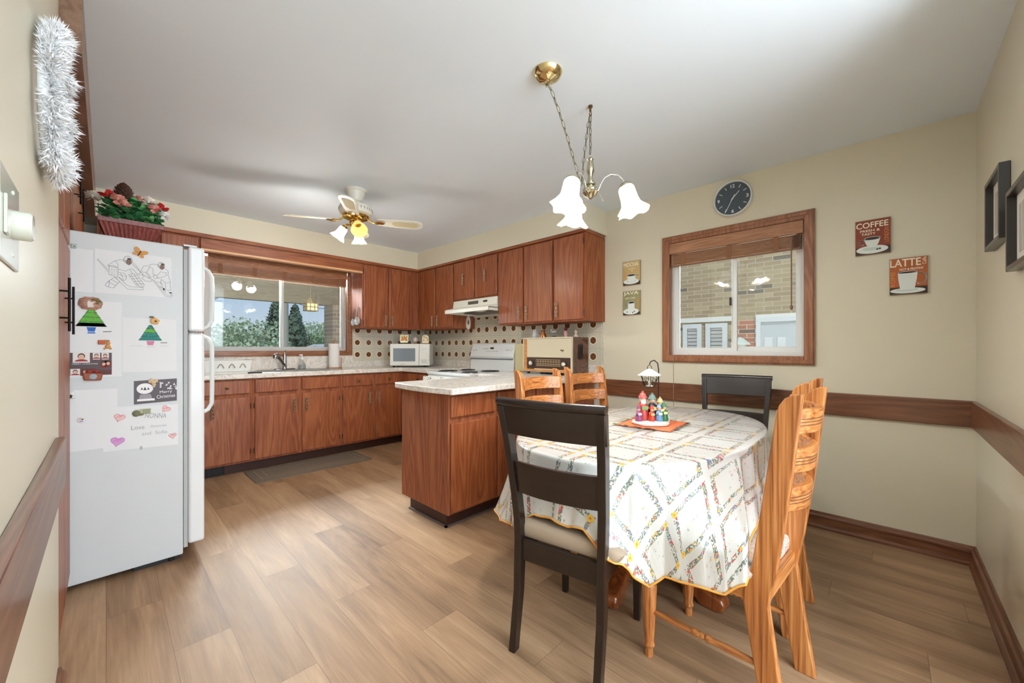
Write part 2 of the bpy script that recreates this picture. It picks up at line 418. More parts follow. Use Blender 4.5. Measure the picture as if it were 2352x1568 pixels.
class Art:
    """flat artwork on a plane: o origin (lower left), r right, u up, n outward; sizes in metres"""
    def __init__(s, o, r, u, n): s.o, s.r, s.u, s.n = Vector(o), Vector(r), Vector(u), Vector(n); s.mb = MB(); s.h = .0006
    def P(s, x, y, h=None): return s.o+s.r*x+s.u*y+s.n*(s.h if h is None else h)
    def lay(s, h): s.h = h; return s
    def poly(s, pts, mi):
        s.mb.cur = mi; s.mb.add([s.P(*p) for p in pts], [tuple(range(len(pts)))]); return s
    def ell(s, cx, cy, rx, ry, mi, seg=24, rot=0, a0=0, a1=360):
        pts = []
        for i in range(seg):
            a = R(a0+(a1-a0)*i/(seg if a1-a0 == 360 else seg-1)); x, y = rx*math.cos(a), ry*math.sin(a)
            pts.append((cx+x*math.cos(rot)-y*math.sin(rot), cy+x*math.sin(rot)+y*math.cos(rot)))
        return s.poly(pts, mi)
    def line(s, pts, w, mi, closed=False):
        s.mb.cur = mi
        if closed: pts = list(pts)+[pts[0]]
        for a, b in zip(pts[:-1], pts[1:]):
            dx, dy = b[0]-a[0], b[1]-a[1]; L = math.hypot(dx, dy) or 1e-6; nx, ny = -dy/L*w/2, dx/L*w/2; ex, ey = dx/L*w*.3, dy/L*w*.3
            s.mb.add([s.P(a[0]+nx-ex, a[1]+ny-ey), s.P(a[0]-nx-ex, a[1]-ny-ey), s.P(b[0]-nx+ex, b[1]-ny+ey), s.P(b[0]+nx+ex, b[1]+ny+ey)], [(0, 1, 2, 3)])
        return s
    def arc(s, cx, cy, rx, ry, w, mi, a0=0, a1=360, seg=20, rot=0):
        pts = []
        for i in range(seg+1):
            a = R(a0+(a1-a0)*i/seg); x, y = rx*math.cos(a), ry*math.sin(a)
            pts.append((cx+x*math.cos(rot)-y*math.sin(rot), cy+x*math.sin(rot)+y*math.cos(rot)))
        return s.line(pts, w, mi)
    def text(s, txt, cx, cy, size, mi, rot=0, bold=0, sx=1):
        vs, fs = textpolys(txt, size, bold); s.mb.cur = mi
        c, d = math.cos(rot), math.sin(rot)
        s.mb.add([s.P(cx+x*sx*c-y*d, cy+x*sx*d+y*c) for x, y, _ in vs], fs); return s
    def fitw(s, txt, cx, cy, w, h, mi, rot=0, bold=0):
        """text fitted to a width and a cap height"""
        vs, fs = textpolys(txt, 1, 0); xs = [v[0] for v in vs]; ys = [v[1] for v in vs]
        kx = w/(max(xs)-min(xs)); ky = h/(max(ys)-min(ys)); mx = (max(xs)+min(xs))/2; my = (max(ys)+min(ys))/2
        c, d = math.cos(rot), math.sin(rot); s.mb.cur = mi
        offs = [(0, 0)] if not bold else [(0, 0), (bold, 0), (-bold, 0), (0, bold), (0, -bold)]
        h0 = s.h
        for k, (ox, oy) in enumerate(offs):
            s.h = h0+k*.00001
            s.mb.add([s.P(cx+((x-mx)*kx+ox)*c-((y-my)*ky+oy)*d, cy+((x-mx)*kx+ox)*d+((y-my)*ky+oy)*c) for x, y, _ in vs], fs)
        s.h = h0
        return s
    def obj(s, name, mats, parent): return s.mb.obj(name, mats, parent)

# ================================================================ THE SETTING
XW, YW, ZC = 3.25, 4.9, 2.45
white = lambda: plain('white_vinyl', (232, 233, 230), .35)
struct(MB().box(-.9, 3.37, -3.2, 5.02, -.06, 0).obj('floor', floormat()))
struct(MB().box(-.9, 3.37, -3.2, 5.02, ZC, ZC+.08).obj('ceiling', ceilmat()))
# back wall with the sink window opening
b = MB(); WX0, WX1, WZ0, WZ1 = .67, 2.11, 1.135, 2.12
b.box(-.9, WX0, YW, YW+.12, 0, ZC).box(WX1, XW+.12, YW, YW+.12, 0, ZC).box(WX0, WX1, YW, YW+.12, 0, WZ0).box(WX0, WX1, YW, YW+.12, WZ1, ZC)
struct(b.obj('wall_back', wallmat()))
b = MB(); SY0, SY1, SZ0, SZ1 = .385, 1.315, 1.115, 2.045
b.box(XW, XW+.12, -.46, SY0, 0, ZC).box(XW, XW+.12, SY1, YW, 0, ZC).box(XW, XW+.12, SY0, SY1, 0, SZ0).box(XW, XW+.12, SY0, SY1, SZ1, ZC)
struct(b.obj('wall_right', wallmat()))
struct(MB().box(1.75, XW, -.46, -.345, 0, ZC).obj('wall_near', wallmat()))
b = MB(); b.box(-.23, -.112, -.3, 2.03, 0, ZC); b.box(-.9, -.78, 2.03, YW, 0, ZC); b.box(-.9, -.23, 1.93, 2.03, 0, ZC); b.box(-.9, -.78, -3.2, 1.93, 0, ZC)  # last box is an unseen wall, added to keep the sun out
struct(b.obj('wall_left', wallmat()))
# plaster soffits over the cabinets
struct(MB().box(2.89, XW, 1.89, 4.53, 2.225, ZC).obj('trim_1', wallmat()))
struct(MB().box(-.78, XW, 4.53, YW, 2.225, ZC).obj('trim_2', wallmat()))
# brown boxed soffit over the tall cabinets; gloss glare greyed into the wood colour
struct(MB().box(-.78, -.058, 2.03, 4.53, 2.2, ZC).obj('trim_3', wood('glare_brown', (96, 68, 52), (128, 96, 76), (152, 120, 98), 'y', .4, 8, .2)))
# chair rails
struct(MB().box(3.228, XW, -.345, 1.9, .745, .888).obj('trim_4', railw('y'), bevel=.004))
struct(MB().box(1.75, 3.228, -.345, -.325, .745, .888).obj('trim_5', railw('x'), bevel=.004))
struct(MB().box(-.112, -.09, -.3, 1.93, .735, .885).obj('trim_6', railw('y'), bevel=.004))
# baseboards with a stepped profile and shoe moulding
bp = [(0, 0), (.03, 0), (.03, .012), (.022, .02), (.016, .024), (.016, .066), (.02, .07), (.02, .08), (.012, .088), (.008, .103), (0, .103)]
struct(MB().prism([(XW-a, z) for a, z in bp], -.345, 1.96, 'xz').obj('baseboard_right', railw('y')))
struct(MB().prism([(-.345+a, z) for a, z in bp], 1.75, XW, 'yz').obj('baseboard_near', railw('x')))
struct(MB().prism([(-.112+a, z) for a, z in bp], -.3, 2.0, 'xz').obj('baseboard_left', railw('y')))

def glassmat():
    if 'pane' in MATS: return MATS['pane']
    m = bpy.data.materials.new('window_glass'); m.use_nodes = True; n = m.node_tree; n.nodes.clear()
    t = n.nodes.new('ShaderNodeBsdfTransparent'); gl = n.nodes.new('ShaderNodeBsdfGlossy'); gl.inputs['Roughness'].default_value = 0
    t.inputs[0].default_value = (.93, .95, .94, 1)
    fr = n.nodes.new('ShaderNodeFresnel'); fr.inputs['IOR'].default_value = 1.5
    mx = n.nodes.new('ShaderNodeMixShader'); o = n.nodes.new('ShaderNodeOutputMaterial')
    n.links.new(fr.outputs[0], mx.inputs[0]); n.links.new(t.outputs[0], mx.inputs[1]); n.links.new(gl.outputs[0], mx.inputs[2]); n.links.new(mx.outputs[0], o.inputs[0])
    MATS['pane'] = m; return m
def frame_ring(mb, a0, a1, z0, z1, d0, d1, w, plane):
    """rectangular ring in plane 'x' (constant x) or 'y'"""
    def bx(p, q, r, t):
        if plane == 'y': mb.box(p, q, d0, d1, r, t)
        else: mb.box(d0, d1, p, q, r, t)
    bx(a0, a0+w, z0, z1); bx(a1-w, a1, z0, z1); bx(a0+w, a1-w, z0, z0+w); bx(a0+w, a1-w, z1-w, z1)
# --- sink window
w1 = struct(thing('window_1', 'wide two-pane sliding window over the kitchen sink', 'window', (0, 0, 0)))
mb = MB(); frame_ring(mb, .605, 2.12+.04, 1.085, 2.19, YW-.022, YW, .062, 'y'); frame_ring(mb, .625, 2.145, 1.1, 2.175, YW-.032, YW-.022, .022, 'y'); frame_ring(mb, .66, 2.12, 1.125, 2.13, YW-.012, YW+.1, .012, 'y')
mb.obj('window_casing', casingw('x'), w1, bevel=.004)
mb = MB(); frame_ring(mb, .685, 2.1, 1.14, 2.1, YW+.04, YW+.09, .03, 'y'); frame_ring(mb, .715, 1.40, 1.17, 2.07, YW+.045, YW+.065, .022, 'y'); frame_ring(mb, 1.365, 2.07, 1.17, 2.07, YW+.068, YW+.088, .022, 'y')
mb.obj('window_frame', plain('grey_vinyl', (196, 196, 192), .4), w1, bevel=.002)
MB().box(.735, 1.38, YW+.054, YW+.057, 1.19, 2.05).box(1.385, 2.05, YW+.076, YW+.079, 1.19, 2.05).obj('window_pane', glassmat(), w1)
# --- side window
w2 = struct(thing('window_2', 'square sliding window facing the brick house next door', 'window', (0, 0, 0)))
mb = MB(); frame_ring(mb, .343, 1.36, 1.06, 2.095, XW-.02, XW, .06, 'x'); frame_ring(mb, .352, 1.351, 1.069, 2.086, XW-.03, XW-.02, .024, 'x'); frame_ring(mb, .37, 1.333, 1.087, 2.068, XW-.024, XW-.02, .03, 'x'); frame_ring(mb, .388, 1.312, 1.105, 2.05, XW-.012, XW+.05, .012, 'x')
mb.obj('window_casing', casingw('z'), w2, bevel=.004)
mb = MB(); frame_ring(mb, .392, 1.308, 1.12, 2.04, XW+.05, XW+.115, .032, 'x'); frame_ring(mb, .82, 1.276, 1.15, 2.01, XW+.056, XW+.078, .028, 'x'); frame_ring(mb, .424, .865, 1.15, 2.01, XW+.085, XW+.107, .036, 'x')
mb.obj('window_frame', white(), w2, bevel=.002)
MB().box(XW+.066, XW+.069, .84, 1.26, 1.17, 1.99).box(XW+.095, XW+.098, .45, .84, 1.17, 1.99).obj('window_pane', glassmat(), w2)
MB().box(XW+.04, XW+.056, .855, .868, 1.50, 1.56).obj('window_latch', plain('dark_metal', (50, 46, 42), .4, .8), w2)

# --- tile backsplash and laminate upstand
struct(MB().box(XW-.008, XW, 1.93, 4.892, 1.0175, 1.76).obj('trim_7', tilemat('y')))
struct(MB().box(2.17, XW-.008, YW-.008, YW, 1.0175, 1.44).obj('trim_8', tilemat('x')))
struct(MB().box(XW-.014, XW, 1.93, 4.886, .921, 1.0175).box(-.7, XW-.014, YW-.014, YW, .921, 1.0175).box(.2, 2.17, YW-.01, YW, 1.0175, 1.085).obj('trim_9', laminate()))

# ================================================================ CABINETS
brass = lambda: plain('antique_brass', (120, 92, 62), .32, .9)
brassb = lambda: plain('bright_brass', (222, 202, 150), .14, 1)
iron = lambda: plain('black_iron', (26, 22, 20), .45, .6)
dark = lambda: plain('dark_gap', (24, 14, 10), .8)
def pull_mesh():
    """ornate cast pull: four open scroll loops on a twisted spine, local z up, y outward negative"""
    m = MB()
    for i in range(4):
        z = -.051+i*.034; p = []
        for k in range(14):
            a = 2*PI*k/14; p.append((.0115*math.cos(a)*(1 if i % 2 else .8), -.016, z+.0155*math.sin(a)))
        m.tube(p, .0042, 6, closed=True)
    for i in range(3): m.sphere((0, -.017, -.034+i*.034), .0052, 8, 6)
    m.tube([(.004*math.sin(k*1.3), -.013, -.07+k*.01) for k in range(15)], .0028, 6)
    m.cyl((0, 0, -.062), (0, -.014, -.062), .004, seg=8).cyl((0, 0, .062), (0, -.014, .062), .004, seg=8)
    return m
_pull = [None]
def pull(parent, x, y, z, rz=0):
    if _pull[0] is None:
        o = pull_mesh().obj('handle', plain('cast_bronze', (172, 146, 118), .35, .6), None, 60); _pull[0] = o.data
        o.name = 'handle'
    else:
        o = bpy.data.objects.new('handle', _pull[0]); C.objects.link(o)
    o.parent = parent; o.location = (x, y, z); o.rotation_euler = (0, 0, rz); return o
_knob = [None]
def knob(parent, x, y, z, rz=0):
    if _knob[0] is None:
        o = MB().at(Matrix.Rotation(R(90), 4, 'X')).lathe([(0, 0), (.013, 0), (.013, .003), (.006, .005), (.005, .014), (.012, .018), (.013, .024), (.008, .028), (0, .029)], 16).obj('knob', brass(), None, 40); _knob[0] = o.data
    else:
        o = bpy.data.objects.new('knob', _knob[0]); C.objects.link(o)
    o.parent = parent; o.location = (x, y, z); o.rotation_euler = (0, 0, rz); return o
def hinge(parent, x, y, z):
    return MB().cyl((x, y, z-.02), (x, y, z+.02), .004, seg=8).sphere((x, y, z+.022), .0045, 8, 6).sphere((x, y, z-.022), .0045, 8, 6).obj('hinge', plain('hinge_metal', (96, 78, 62), .35, .9), parent, 50)
def cabs_(): return wood('cabinet_side_z', CAB_D, CAB_M, CAB_L, 'z', .7, 11, 0)
def front(kind, parent, a0, a1, z0, z1, f, ax, d=.018):
    """door or drawer front. ax 'y-': faces -Y at y=f ; ax 'x-': faces -X at x=f ; 'x+' faces +X"""
    m = MB()
    if ax == 'y-': m.box(a0, a1, f, f+d, z0, z1)
    elif ax == 'x-': m.box(f, f+d, a0, a1, z0, z1)
    else: m.box(f-d, f, a0, a1, z0, z1)
    # grain runs up the doors; on drawers it runs up as well in this kitchen
    return m.obj(kind, cab('z'), parent, bevel=.006)
def case(parent, x0, x1, y0, y1, z0, z1, toe=None, name='carcass'):
    m = MB().box(x0, x1, y0, y1, z0, z1)
    return m.obj(name, cab('z'), parent)
ROT = {'y-': 0, 'x-': -PI/2, 'x+': PI/2}
# ---- base cabinets along the back wall (face y=4.36, fronts proud to 4.342)
def base_back(label, x0, x1, doors, drawers, sinkfalse=False):
    t = thing('base_cabinet', label, 'cabinet', (x0, 4.36, 0), 0, 'base cabinets under the sink window worktop')
    def L(x): return x-x0
    MB().box(0, x1-x0, 0, .53, .1, .888).obj('carcass', cabs_(), t)
    MB().box(0, x1-x0, .075, .53, 0, .1).obj('toe_kick', plain('toe_kick_brown', (62, 34, 24), .5), t)
    for a, c, hx in doors:
        d = front('door', t, L(a), L(c), .118, .714, -.018, 'y-')
        pull(d, L(hx), -.018, .60)
        sx = L(c)+.006 if hx < (a+c)/2 else L(a)-.006
        for z in (.2, .63): hinge(t, sx, -.01, z)
    for a, c, k in drawers:
        d = front('drawer' if k else 'false_front', t, L(a), L(c), .748, .872, -.018, 'y-')
        if k: knob(d, L((a+c)/2), -.018, .81)
    return t
base_back('brown base cabinet nearest the refrigerator, its pull at the left edge', .30, .965, [(.58, .945, .655)], [(.58, .945, 1)])
base_back('brown double-door base cabinet below the sink, with two plain false fronts', .966, 1.80, [(.984, 1.365, 1.325), (1.401, 1.778, 1.44)], [(.984, 1.365, 0), (1.401, 1.778, 0)])
base_back('brown base cabinet right of the sink with two knobbed drawers', 1.801, 2.57, [(1.821, 2.164, 2.125), (2.199, 2.535, 2.24)], [(1.821, 2.164, 1), (2.199, 2.535, 1)])
# corner base between back run and stove, facing -X
t = thing('base_cabinet', 'narrow brown base cabinet in the corner beside the stove', 'cabinet', (2.571, 3.79, 0), 0)
MB().box(0, .66, 0, .569, .1, .888).obj('carcass', cabs_(), t); MB().box(.06, .66, 0, .569, 0, .1).obj('toe_kick', plain('toe_kick_brown', (62, 34, 24), .5), t)
d = front('drawer', t, .03, .42, .748, .872, -.018, 'x-'); knob(d, -.018, .2, .81, -PI/2)
d = front('door', t, .03, .42, .118, .714, -.018, 'x-'); pull(d, -.018, .36, .6, -PI/2)
# floor register in the toe kick
t = thing('floor_register', 'black metal heating register set in the toe kick beside the refrigerator', 'vent', (.42, 4.423, 0))
MB().box(0, .34, 0, .012, .008, .092).obj('grille_frame', plain('black_register', (26, 24, 24), .5, .3), t, bevel=.002)
m = MB(); [m.box(.012+i*.0155, .02+i*.0155, -.004, 0, .016, .084) for i in range(20)]; m.obj('slats', plain('register_slat', (50, 48, 48), .4, .5), t)
# ---- peninsula
def pen(label, x0, x1, door, drw, hx=None, kn=False, first=False):
    t = thing('base_cabinet', label, 'cabinet', (x0, 2.025, 0), 0, 'peninsula base cabinets')
    MB().box(0, x1-x0, 0, .56, .1, .879).obj('carcass', cabs_(), t)
    MB().box(.035 if first else 0, x1-x0, .065, .5, 0, .1).obj('toe_kick', plain('toe_kick_brown', (62, 34, 24), .5), t)
    MB().box(.02 if first else 0, x1-x0, .05, .065, 0, .012).obj('shoe_moulding', plain('grey_shoe', (108, 92, 84), .45), t)
    if first: MB().box(.02, .035, .05, .5, 0, .012).obj('shoe_moulding', plain('grey_shoe', (108, 92, 84), .45), t)
    d = front('door', t, door[0]-x0, door[1]-x0, .112, .69, -.018, 'y-')
    if hx: pull(d, hx-x0, -.018, .58)
    d = front('drawer', t, door[0]-x0, door[1]-x0, .725, .862, -.018, 'y-')
    if kn: knob(d, (door[0]+door[1])/2-x0, -.018, .8)
    return t
pen('brown base cabinet at the free end of the peninsula, plain side panel showing', 1.515, 1.93, (1.53, 1.918), 1, None, False, True)
pen('brown peninsula cabinet half hidden behind the near black chair', 1.931, 2.36, (1.945, 2.35), 1, 2.3)
pen('brown peninsula cabinet behind the left far oak chair', 2.361, 2.79, (2.375, 2.78), 1, 2.74)
pen('brown peninsula cabinet against the wall, knob seen through an oak chair back', 2.791, 3.235, (2.805, 3.215), 1, 2.85, True)
t = thing('base_cabinet', 'brown filler cabinet between the stove and the peninsula', 'cabinet', (2.62, 2.586, 0))
MB().box(0, .615, 0, .40, .1, .879).obj('carcass', cabs_(), t); front('door', t, .02, .38, .118, .862, -.018, 'x-')
# ---- worktops
def slab(name, label, poly, z0, z1, be=.008):
    o = MB().prism(poly, z0, z1, 'xy').obj(name, laminate(), None, bevel=be, seg=3); return tag(o, label, 'worktop')
slab('worktop', 'cream marbled laminate worktop running under the sink window into the corner', [(.3, 4.32), (2.53, 4.32), (2.53, 3.785), (3.235, 3.785), (3.235, 4.885), (.3, 4.885)], .889, .935)
pe = [(3.235, 1.945), (3.235, 2.995), (2.6, 2.995), (2.6, 2.665)]
arc = [(1.50-.045*math.sin(PI*i/10)+(-.02+.02*i/10)*0, 2.665-(.72-.0)*i/10) for i in range(11)]
pe += [(1.53, 2.665)]+[(1.49-.035*math.sin(PI*i/10), 2.645-.69*i/10) for i in range(11)]+[(1.50, 1.945)]
slab('peninsula_worktop', 'cream marbled laminate worktop of the peninsula with a bowed end', pe, .88, .92)
# ---- upper cabinets, back wall right of window (fronts y=4.53)
t = thing('wall_cabinet', 'brown double-door wall cabinet between the sink window and the corner', 'cabinet', (2.13, 4.548, 1.42), 0, 'brown wall cabinets')
MB().box(0, .785, 0, .35, 0, .775).obj('carcass', cabs_(), t)
for a, c, hx in ((.018, .33, .295), (.35, .635, .385)):
    d = front('door', t, a, c, .012, .765, -.018, 'y-'); pull(d, hx, -.018, .1)
for x in (.012, .64):
    for z in (.07, .68): hinge(t, x, -.012, z)
# stove wall, fronts x=2.9
def upper(label, y0, y1, z0, doors, hz, cats='brown wall cabinets', hy=True, endp=False):
    t = thing('wall_cabinet', label, 'cabinet', (2.918, y0, z0), 0, cats)
    h = 2.197-z0
    MB().box(0, .33, 0, y1-y0, 0, h).obj('carcass', cabs_(), t)
    for a, c, py in doors:
        d = front('door', t, a-y0, c-y0, .012, h-.008, -.018, 'x-'); pull(d, -.018, py-y0, hz, -PI/2)
        s_ = a-y0-.006 if py > (a+c)/2 else c-y0+.006
        for z in (.07, h-.08): hinge(t, -.012, s_, z)
    return t
upper('brown double-door wall cabinet left of the range hood', 3.775, 4.547, 1.42, [(3.79, 4.135, 4.09), (4.155, 4.47, 4.195)], .1)
upper('short brown wall cabinet above the range hood with centred pulls', 3.005, 3.77, 1.74, [(3.02, 3.379, 3.2), (3.398, 3.76, 3.58)], .24)
upper('brown double-door wall cabinet right of the range hood', 2.26, 3.0, 1.42, [(2.27, 2.625, 2.585), (2.643, 2.991, 2.685)], .11)
upper('brown single-door wall cabinet at the end of the row, side panel showing', 1.912, 2.255, 1.42, [(1.928, 2.248, 2.21)], .11)
# crown strip over the uppers
tag(MB().box(2.893, 3.24, 1.905, 4.547, 2.199, 2.224).obj('crown_moulding', cab('y'), bevel=.004), 'brown crown strip along the top of the wall cabinets over the stove', 'moulding')
tag(MB().box(.0, 2.89, 4.505, 4.525, 2.19, 2.224).obj('crown_moulding', cab('x'), bevel=.004), 'brown crown strip along the top of the sink wall cabinets', 'moulding')
# valance board over the sink window
t = thing('window_valance', 'brown oak valance board bridging the cabinets over the sink window', 'valance', (0, 0, 0))
MB().box(.60, 2.128, 4.532, 4.55, 2.095, 2.188).obj('face_board', cab('x'), t, bevel=.003)
MB().box(.60, 2.128, 4.526, 4.60, 2.074, 2.094).obj('bottom_rail', wood('valance_lit_edge', (186, 128, 84), (218, 164, 116), (232, 188, 144), 'x', .35, 12), t, bevel=.002)  # paler wood puts the lit underside of the board into the colour
# cabinet left of the window, behind the refrigerator
t = thing('wall_cabinet', 'brown wall cabinet between the refrigerator and the sink window, mostly hidden', 'cabinet', (-.05, 4.548, 1.42), 0, 'brown wall cabinets')
MB().box(0, .645, 0, .35, 0, .775).obj('carcass', cabs_(), t)
for a, c in ((.02, .06), (.09, .36), (.38, .635)): front('door', t, a, c, .012, .762, -.018, 'y-')
# ---- tall pantry and cabinets over the refrigerator, facing +X (faces x=-.12)
t = thing('pantry_cabinet', 'tall brown pantry cabinet flush with the left wall beside the refrigerator', 'cabinet', (-.135, 2.035, 0))
MB().box(-.6, 0, 0, .775, 0, 2.198).obj('carcass', cabs_(), t)
bar = lambda p, y, z, L=.2: MB().cyl((.04, y, z-L/2), (.04, y, z+L/2), .004, seg=8).cyl((0, y, z-L/2+.05), (.04, y, z-L/2+.05), .0035, seg=8).cyl((0, y, z+L/2-.05), (.04, y, z+L/2-.05), .0035, seg=8).obj('handle', iron(), p, 40)
for a, c, z0, z1, hy, hz in ((.03, .385, .1, 1.64, .17, 1.335), (.395, .765, .1, 1.64, .43, 1.33), (.03, .385, 1.66, 2.18, .34, 1.95), (.395, .765, 1.66, 2.18, .44, 2.0)):
    d = front('door', t, a, c, z0, z1, .016, 'x+'); bar(d, hy, hz)
t = thing('over_refrigerator_cabinet', 'brown cabinet with black bar pulls above the refrigerator', 'cabinet', (-.135, 2.812, 1.80))
MB().box(-.6, 0, 0, .8, 0, .398).obj('carcass', cabs_(), t)
for a, c, hy in ((.02, .39, .33), (.41, .78, .75)):
    d = front('door', t, a, c, .012, .38, .016, 'x+'); bar(d, hy, .25)
t = thing('wall_cabinet', 'brown cabinet on the left wall between the refrigerator and the back wall', 'cabinet', (-.135, 3.615, 1.42))
MB().box(-.6, 0, 0, .91, 0, .778).obj('carcass', cabs_(), t)
for a, c in ((.02, .44), (.46, .88)): front('door', t, a, c, .012, .765, .016, 'x+')

# ================================================================ APPLIANCES
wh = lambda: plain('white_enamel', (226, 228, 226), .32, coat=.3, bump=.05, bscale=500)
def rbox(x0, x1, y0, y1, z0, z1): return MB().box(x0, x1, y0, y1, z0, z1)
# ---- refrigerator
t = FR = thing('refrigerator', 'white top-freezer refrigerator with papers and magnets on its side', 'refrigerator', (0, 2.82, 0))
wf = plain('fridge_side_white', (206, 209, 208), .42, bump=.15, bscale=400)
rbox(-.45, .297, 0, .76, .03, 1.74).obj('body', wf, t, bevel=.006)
rbox(.30, .318, .012, .748, .06, 1.725).obj('door_gasket', plain('gasket_grey', (176, 178, 176), .6), t)
d = rbox(.319, .392, .0, .76, 1.268, 1.745).obj('freezer_door', wh(), t, bevel=.014, seg=4)
hp = lambda z0, z1, fl: [(.388, .05, z0), (.415, .05, z0+.015), (.432, .05, z0+.05), (.434, .05, (z0+z1)/2), (.432, .05, z1-.05), (.415, .05, z1-.015), (.388, .05, z1)]
MB().tube(hp(1.285, 1.64, 1), .011, 10, flat=(1.5, 1)).obj('handle', wh(), d, 50)
d = rbox(.319, .392, .0, .76, .075, 1.258).obj('refrigerator_door', wh(), t, bevel=.014, seg=4)
MB().tube(hp(.80, 1.245, 0), .011, 10, flat=(1.5, 1)).obj('handle', wh(), d, 50)
rbox(.1, .29, .03, .73, .0, .05).obj('base_grille', plain('grille_dark', (44, 42, 42), .6), t)
MB().cyl((.25, .04, 0), (.25, .04, .03), .018, seg=12).obj('foot', plain('foot_dark', (30, 30, 30), .6), t)
rbox(.30, .36, .02, .08, 1.746, 1.756).obj('hinge_cover', wh(), t, bevel=.003)
# ---- range hood
t = thing('range_hood', 'almond range hood under the short wall cabinet', 'range hood', (2.9, 3.01, 0))
hw = plain('almond_enamel', (232, 230, 216), .3, coat=.2)
m = MB(); prof = [(.34, 1.735), (0, 1.735), (-.012, 1.65), (-.12, 1.625), (-.13, 1.615), (-.13, 1.578), (-.118, 1.578), (-.118, 1.605), (.34, 1.605)]
m.prism(prof, 0, .755, 'xz'); m.obj('canopy', hw, t, bevel=.003)
rbox(-.128, .34, .0, .01, 1.578, 1.615).box(-.128, .34, .745, .755, 1.578, 1.615).box(.32, .34, 0, .755, 1.56, 1.615).obj('skirt', hw, t)
rbox(-.012, .0, .30, .47, 1.675, 1.71).obj('vent_grille', plain('hood_grille', (82, 76, 64), .5, .4), t)
m = MB(); [m.box(-.014, -.004, .15+.022*i, .165+.022*i, 1.685, 1.705) for i in range(3)]; m.obj('switches', plain('switch_dark', (60, 56, 50), .5), t)
MB().sphere((.02, .3, 1.6), .06, 16, 8, (1, 1.6, .25)).obj('lamp_cover', plain('frosted_cover', (236, 232, 220), .35), t, 60)
rbox(.08, .3, .1, .65, 1.585, 1.6).obj('filter', plain('filter_grey', (120, 116, 106), .5, .5), t)
# ---- stove
t = thing('stove', 'white electric range with coil burners between the worktops', 'stove', (2.53, 3.0, 0))
SW = .755
rbox(.0, .70, .003, SW, .06, .885).obj('body', wh(), t, bevel=.004)
rbox(-.015, .62, 0, SW, .885, .915).obj('cooktop', wh(), t, bevel=.006, seg=3)
d = rbox(-.035, -.001, .02, SW-.02, .2, .86).obj('oven_door', wh(), t, bevel=.006)
MB().tube([(-.036, .1, .80), (-.075, .12, .80), (-.075, .63, .80), (-.036, .65, .80)], .010, 8).obj('handle', wh(), d, 40)
m = MB(); prof = [(.615, .905), (.655, .90), (.71, .905), (.71, 1.235), (.685, 1.24), (.66, 1.225), (.612, 1.08), (.625, 1.055), (.628, 1.045)]
m.prism(prof, .005, SW-.005, 'xz'); m.obj('backguard', wh(), t, bevel=.006, seg=3)
rbox(.616, .632, .02, SW-.02, 1.046, 1.054).obj('vent_slot', plain('slot_grey', (96, 98, 100), .4, .5), t)
for i, y in enumerate((.06, .115, .64, .695)):
    m = MB().at(Matrix.Translation((.642, y, 1.165)) @ Matrix.Rotation(R(-107), 4, 'Y')); m.lathe([(0, 0), (.019, 0), (.018, .012), (.012, .02), (0, .02)], 18); m.box(-.003, .003, -.015, .015, .018, .026)
    m.obj('control_knob', wh(), t, 40)
Mt = Matrix.Translation((.6385, 0, 1.165)) @ Matrix.Rotation(R(17), 4, 'Y')
MB().at(Mt).box(-.003, .002, .35, .405, .0, .022).obj('clock_display', plain('display_dark', (54, 64, 66), .2), t)
m = MB().at(Mt)
for k in range(5): m.box(-.0025, .002, .27+k*.045, .295+k*.045, -.03, -.024).box(-.0025, .002, .44+k*.02, .45+k*.02, .0, .008)
stuff(m.obj('control_marks', plain('mark_grey', (170, 172, 172), .5), t))
for x, y, r in ((.14, .19, .085), (.14, .57, .105), (.43, .19, .105), (.43, .57, .085)):
    bo = MB().lathe([(r, .915), (r+.012, .917), (r+.012, .919), (r-.005, .9175)], 28, (x, y, 0)).obj('drip_ring', plain('chrome', (190, 190, 190), .15, 1), t, 40)
    m = MB(); p = []
    for k in range(96):
        a = 2*PI*k/24; rr = r*.2+(r*.95-r*.2)*k/95; p.append((x+rr*math.cos(a), y+rr*math.sin(a), .924))
    m.tube(p, .005, 6).obj('coil_burner', plain('coil_black', (40, 36, 34), .5, .4), bo, 60)
# towel over the oven handle
t = tag(MB().obj('kitchen_towel_tmp', wh()), 'x', 'x'); bpy.data.objects.remove(t)
m = MB()
rows = []
for j in range(16):
    y = 3.02+.60*j/15; w_ = .006*math.sin(j*1.7); rows.append(y)
pts = [(2.43, .872), (2.42, .87), (2.415, .84), (2.418+.0, .78), (2.42, .66), (2.426, .66), (2.43, .80), (2.437, .862)]
m.ring([[(px+.006*math.sin(j*1.7+px*9), 3.06+.62*j/15, pz) for px, pz in pts] for j in range(16)])
def towelmat():
    mm, n, b_ = newmat('leafy_towel'); g = NG(n); v = g.coord()
    on = g.m('LESS_THAN', g.vor(g.map(v, (1, 1, 1.6)), 26), .33)
    n.links.new(g.mix(on, (226, 224, 214), g.ramp(g.noise(v, 40, 2), [(.35, (92, 108, 84)), (.65, (150, 152, 130))])), b_.inputs['Base Color']); b_.inputs['Roughness'].default_value = .9
    return mm
tag(m.obj('kitchen_towel', towelmat(), None, 60), 'white towel with green leaf print hanging on the front of the stove', 'towel')
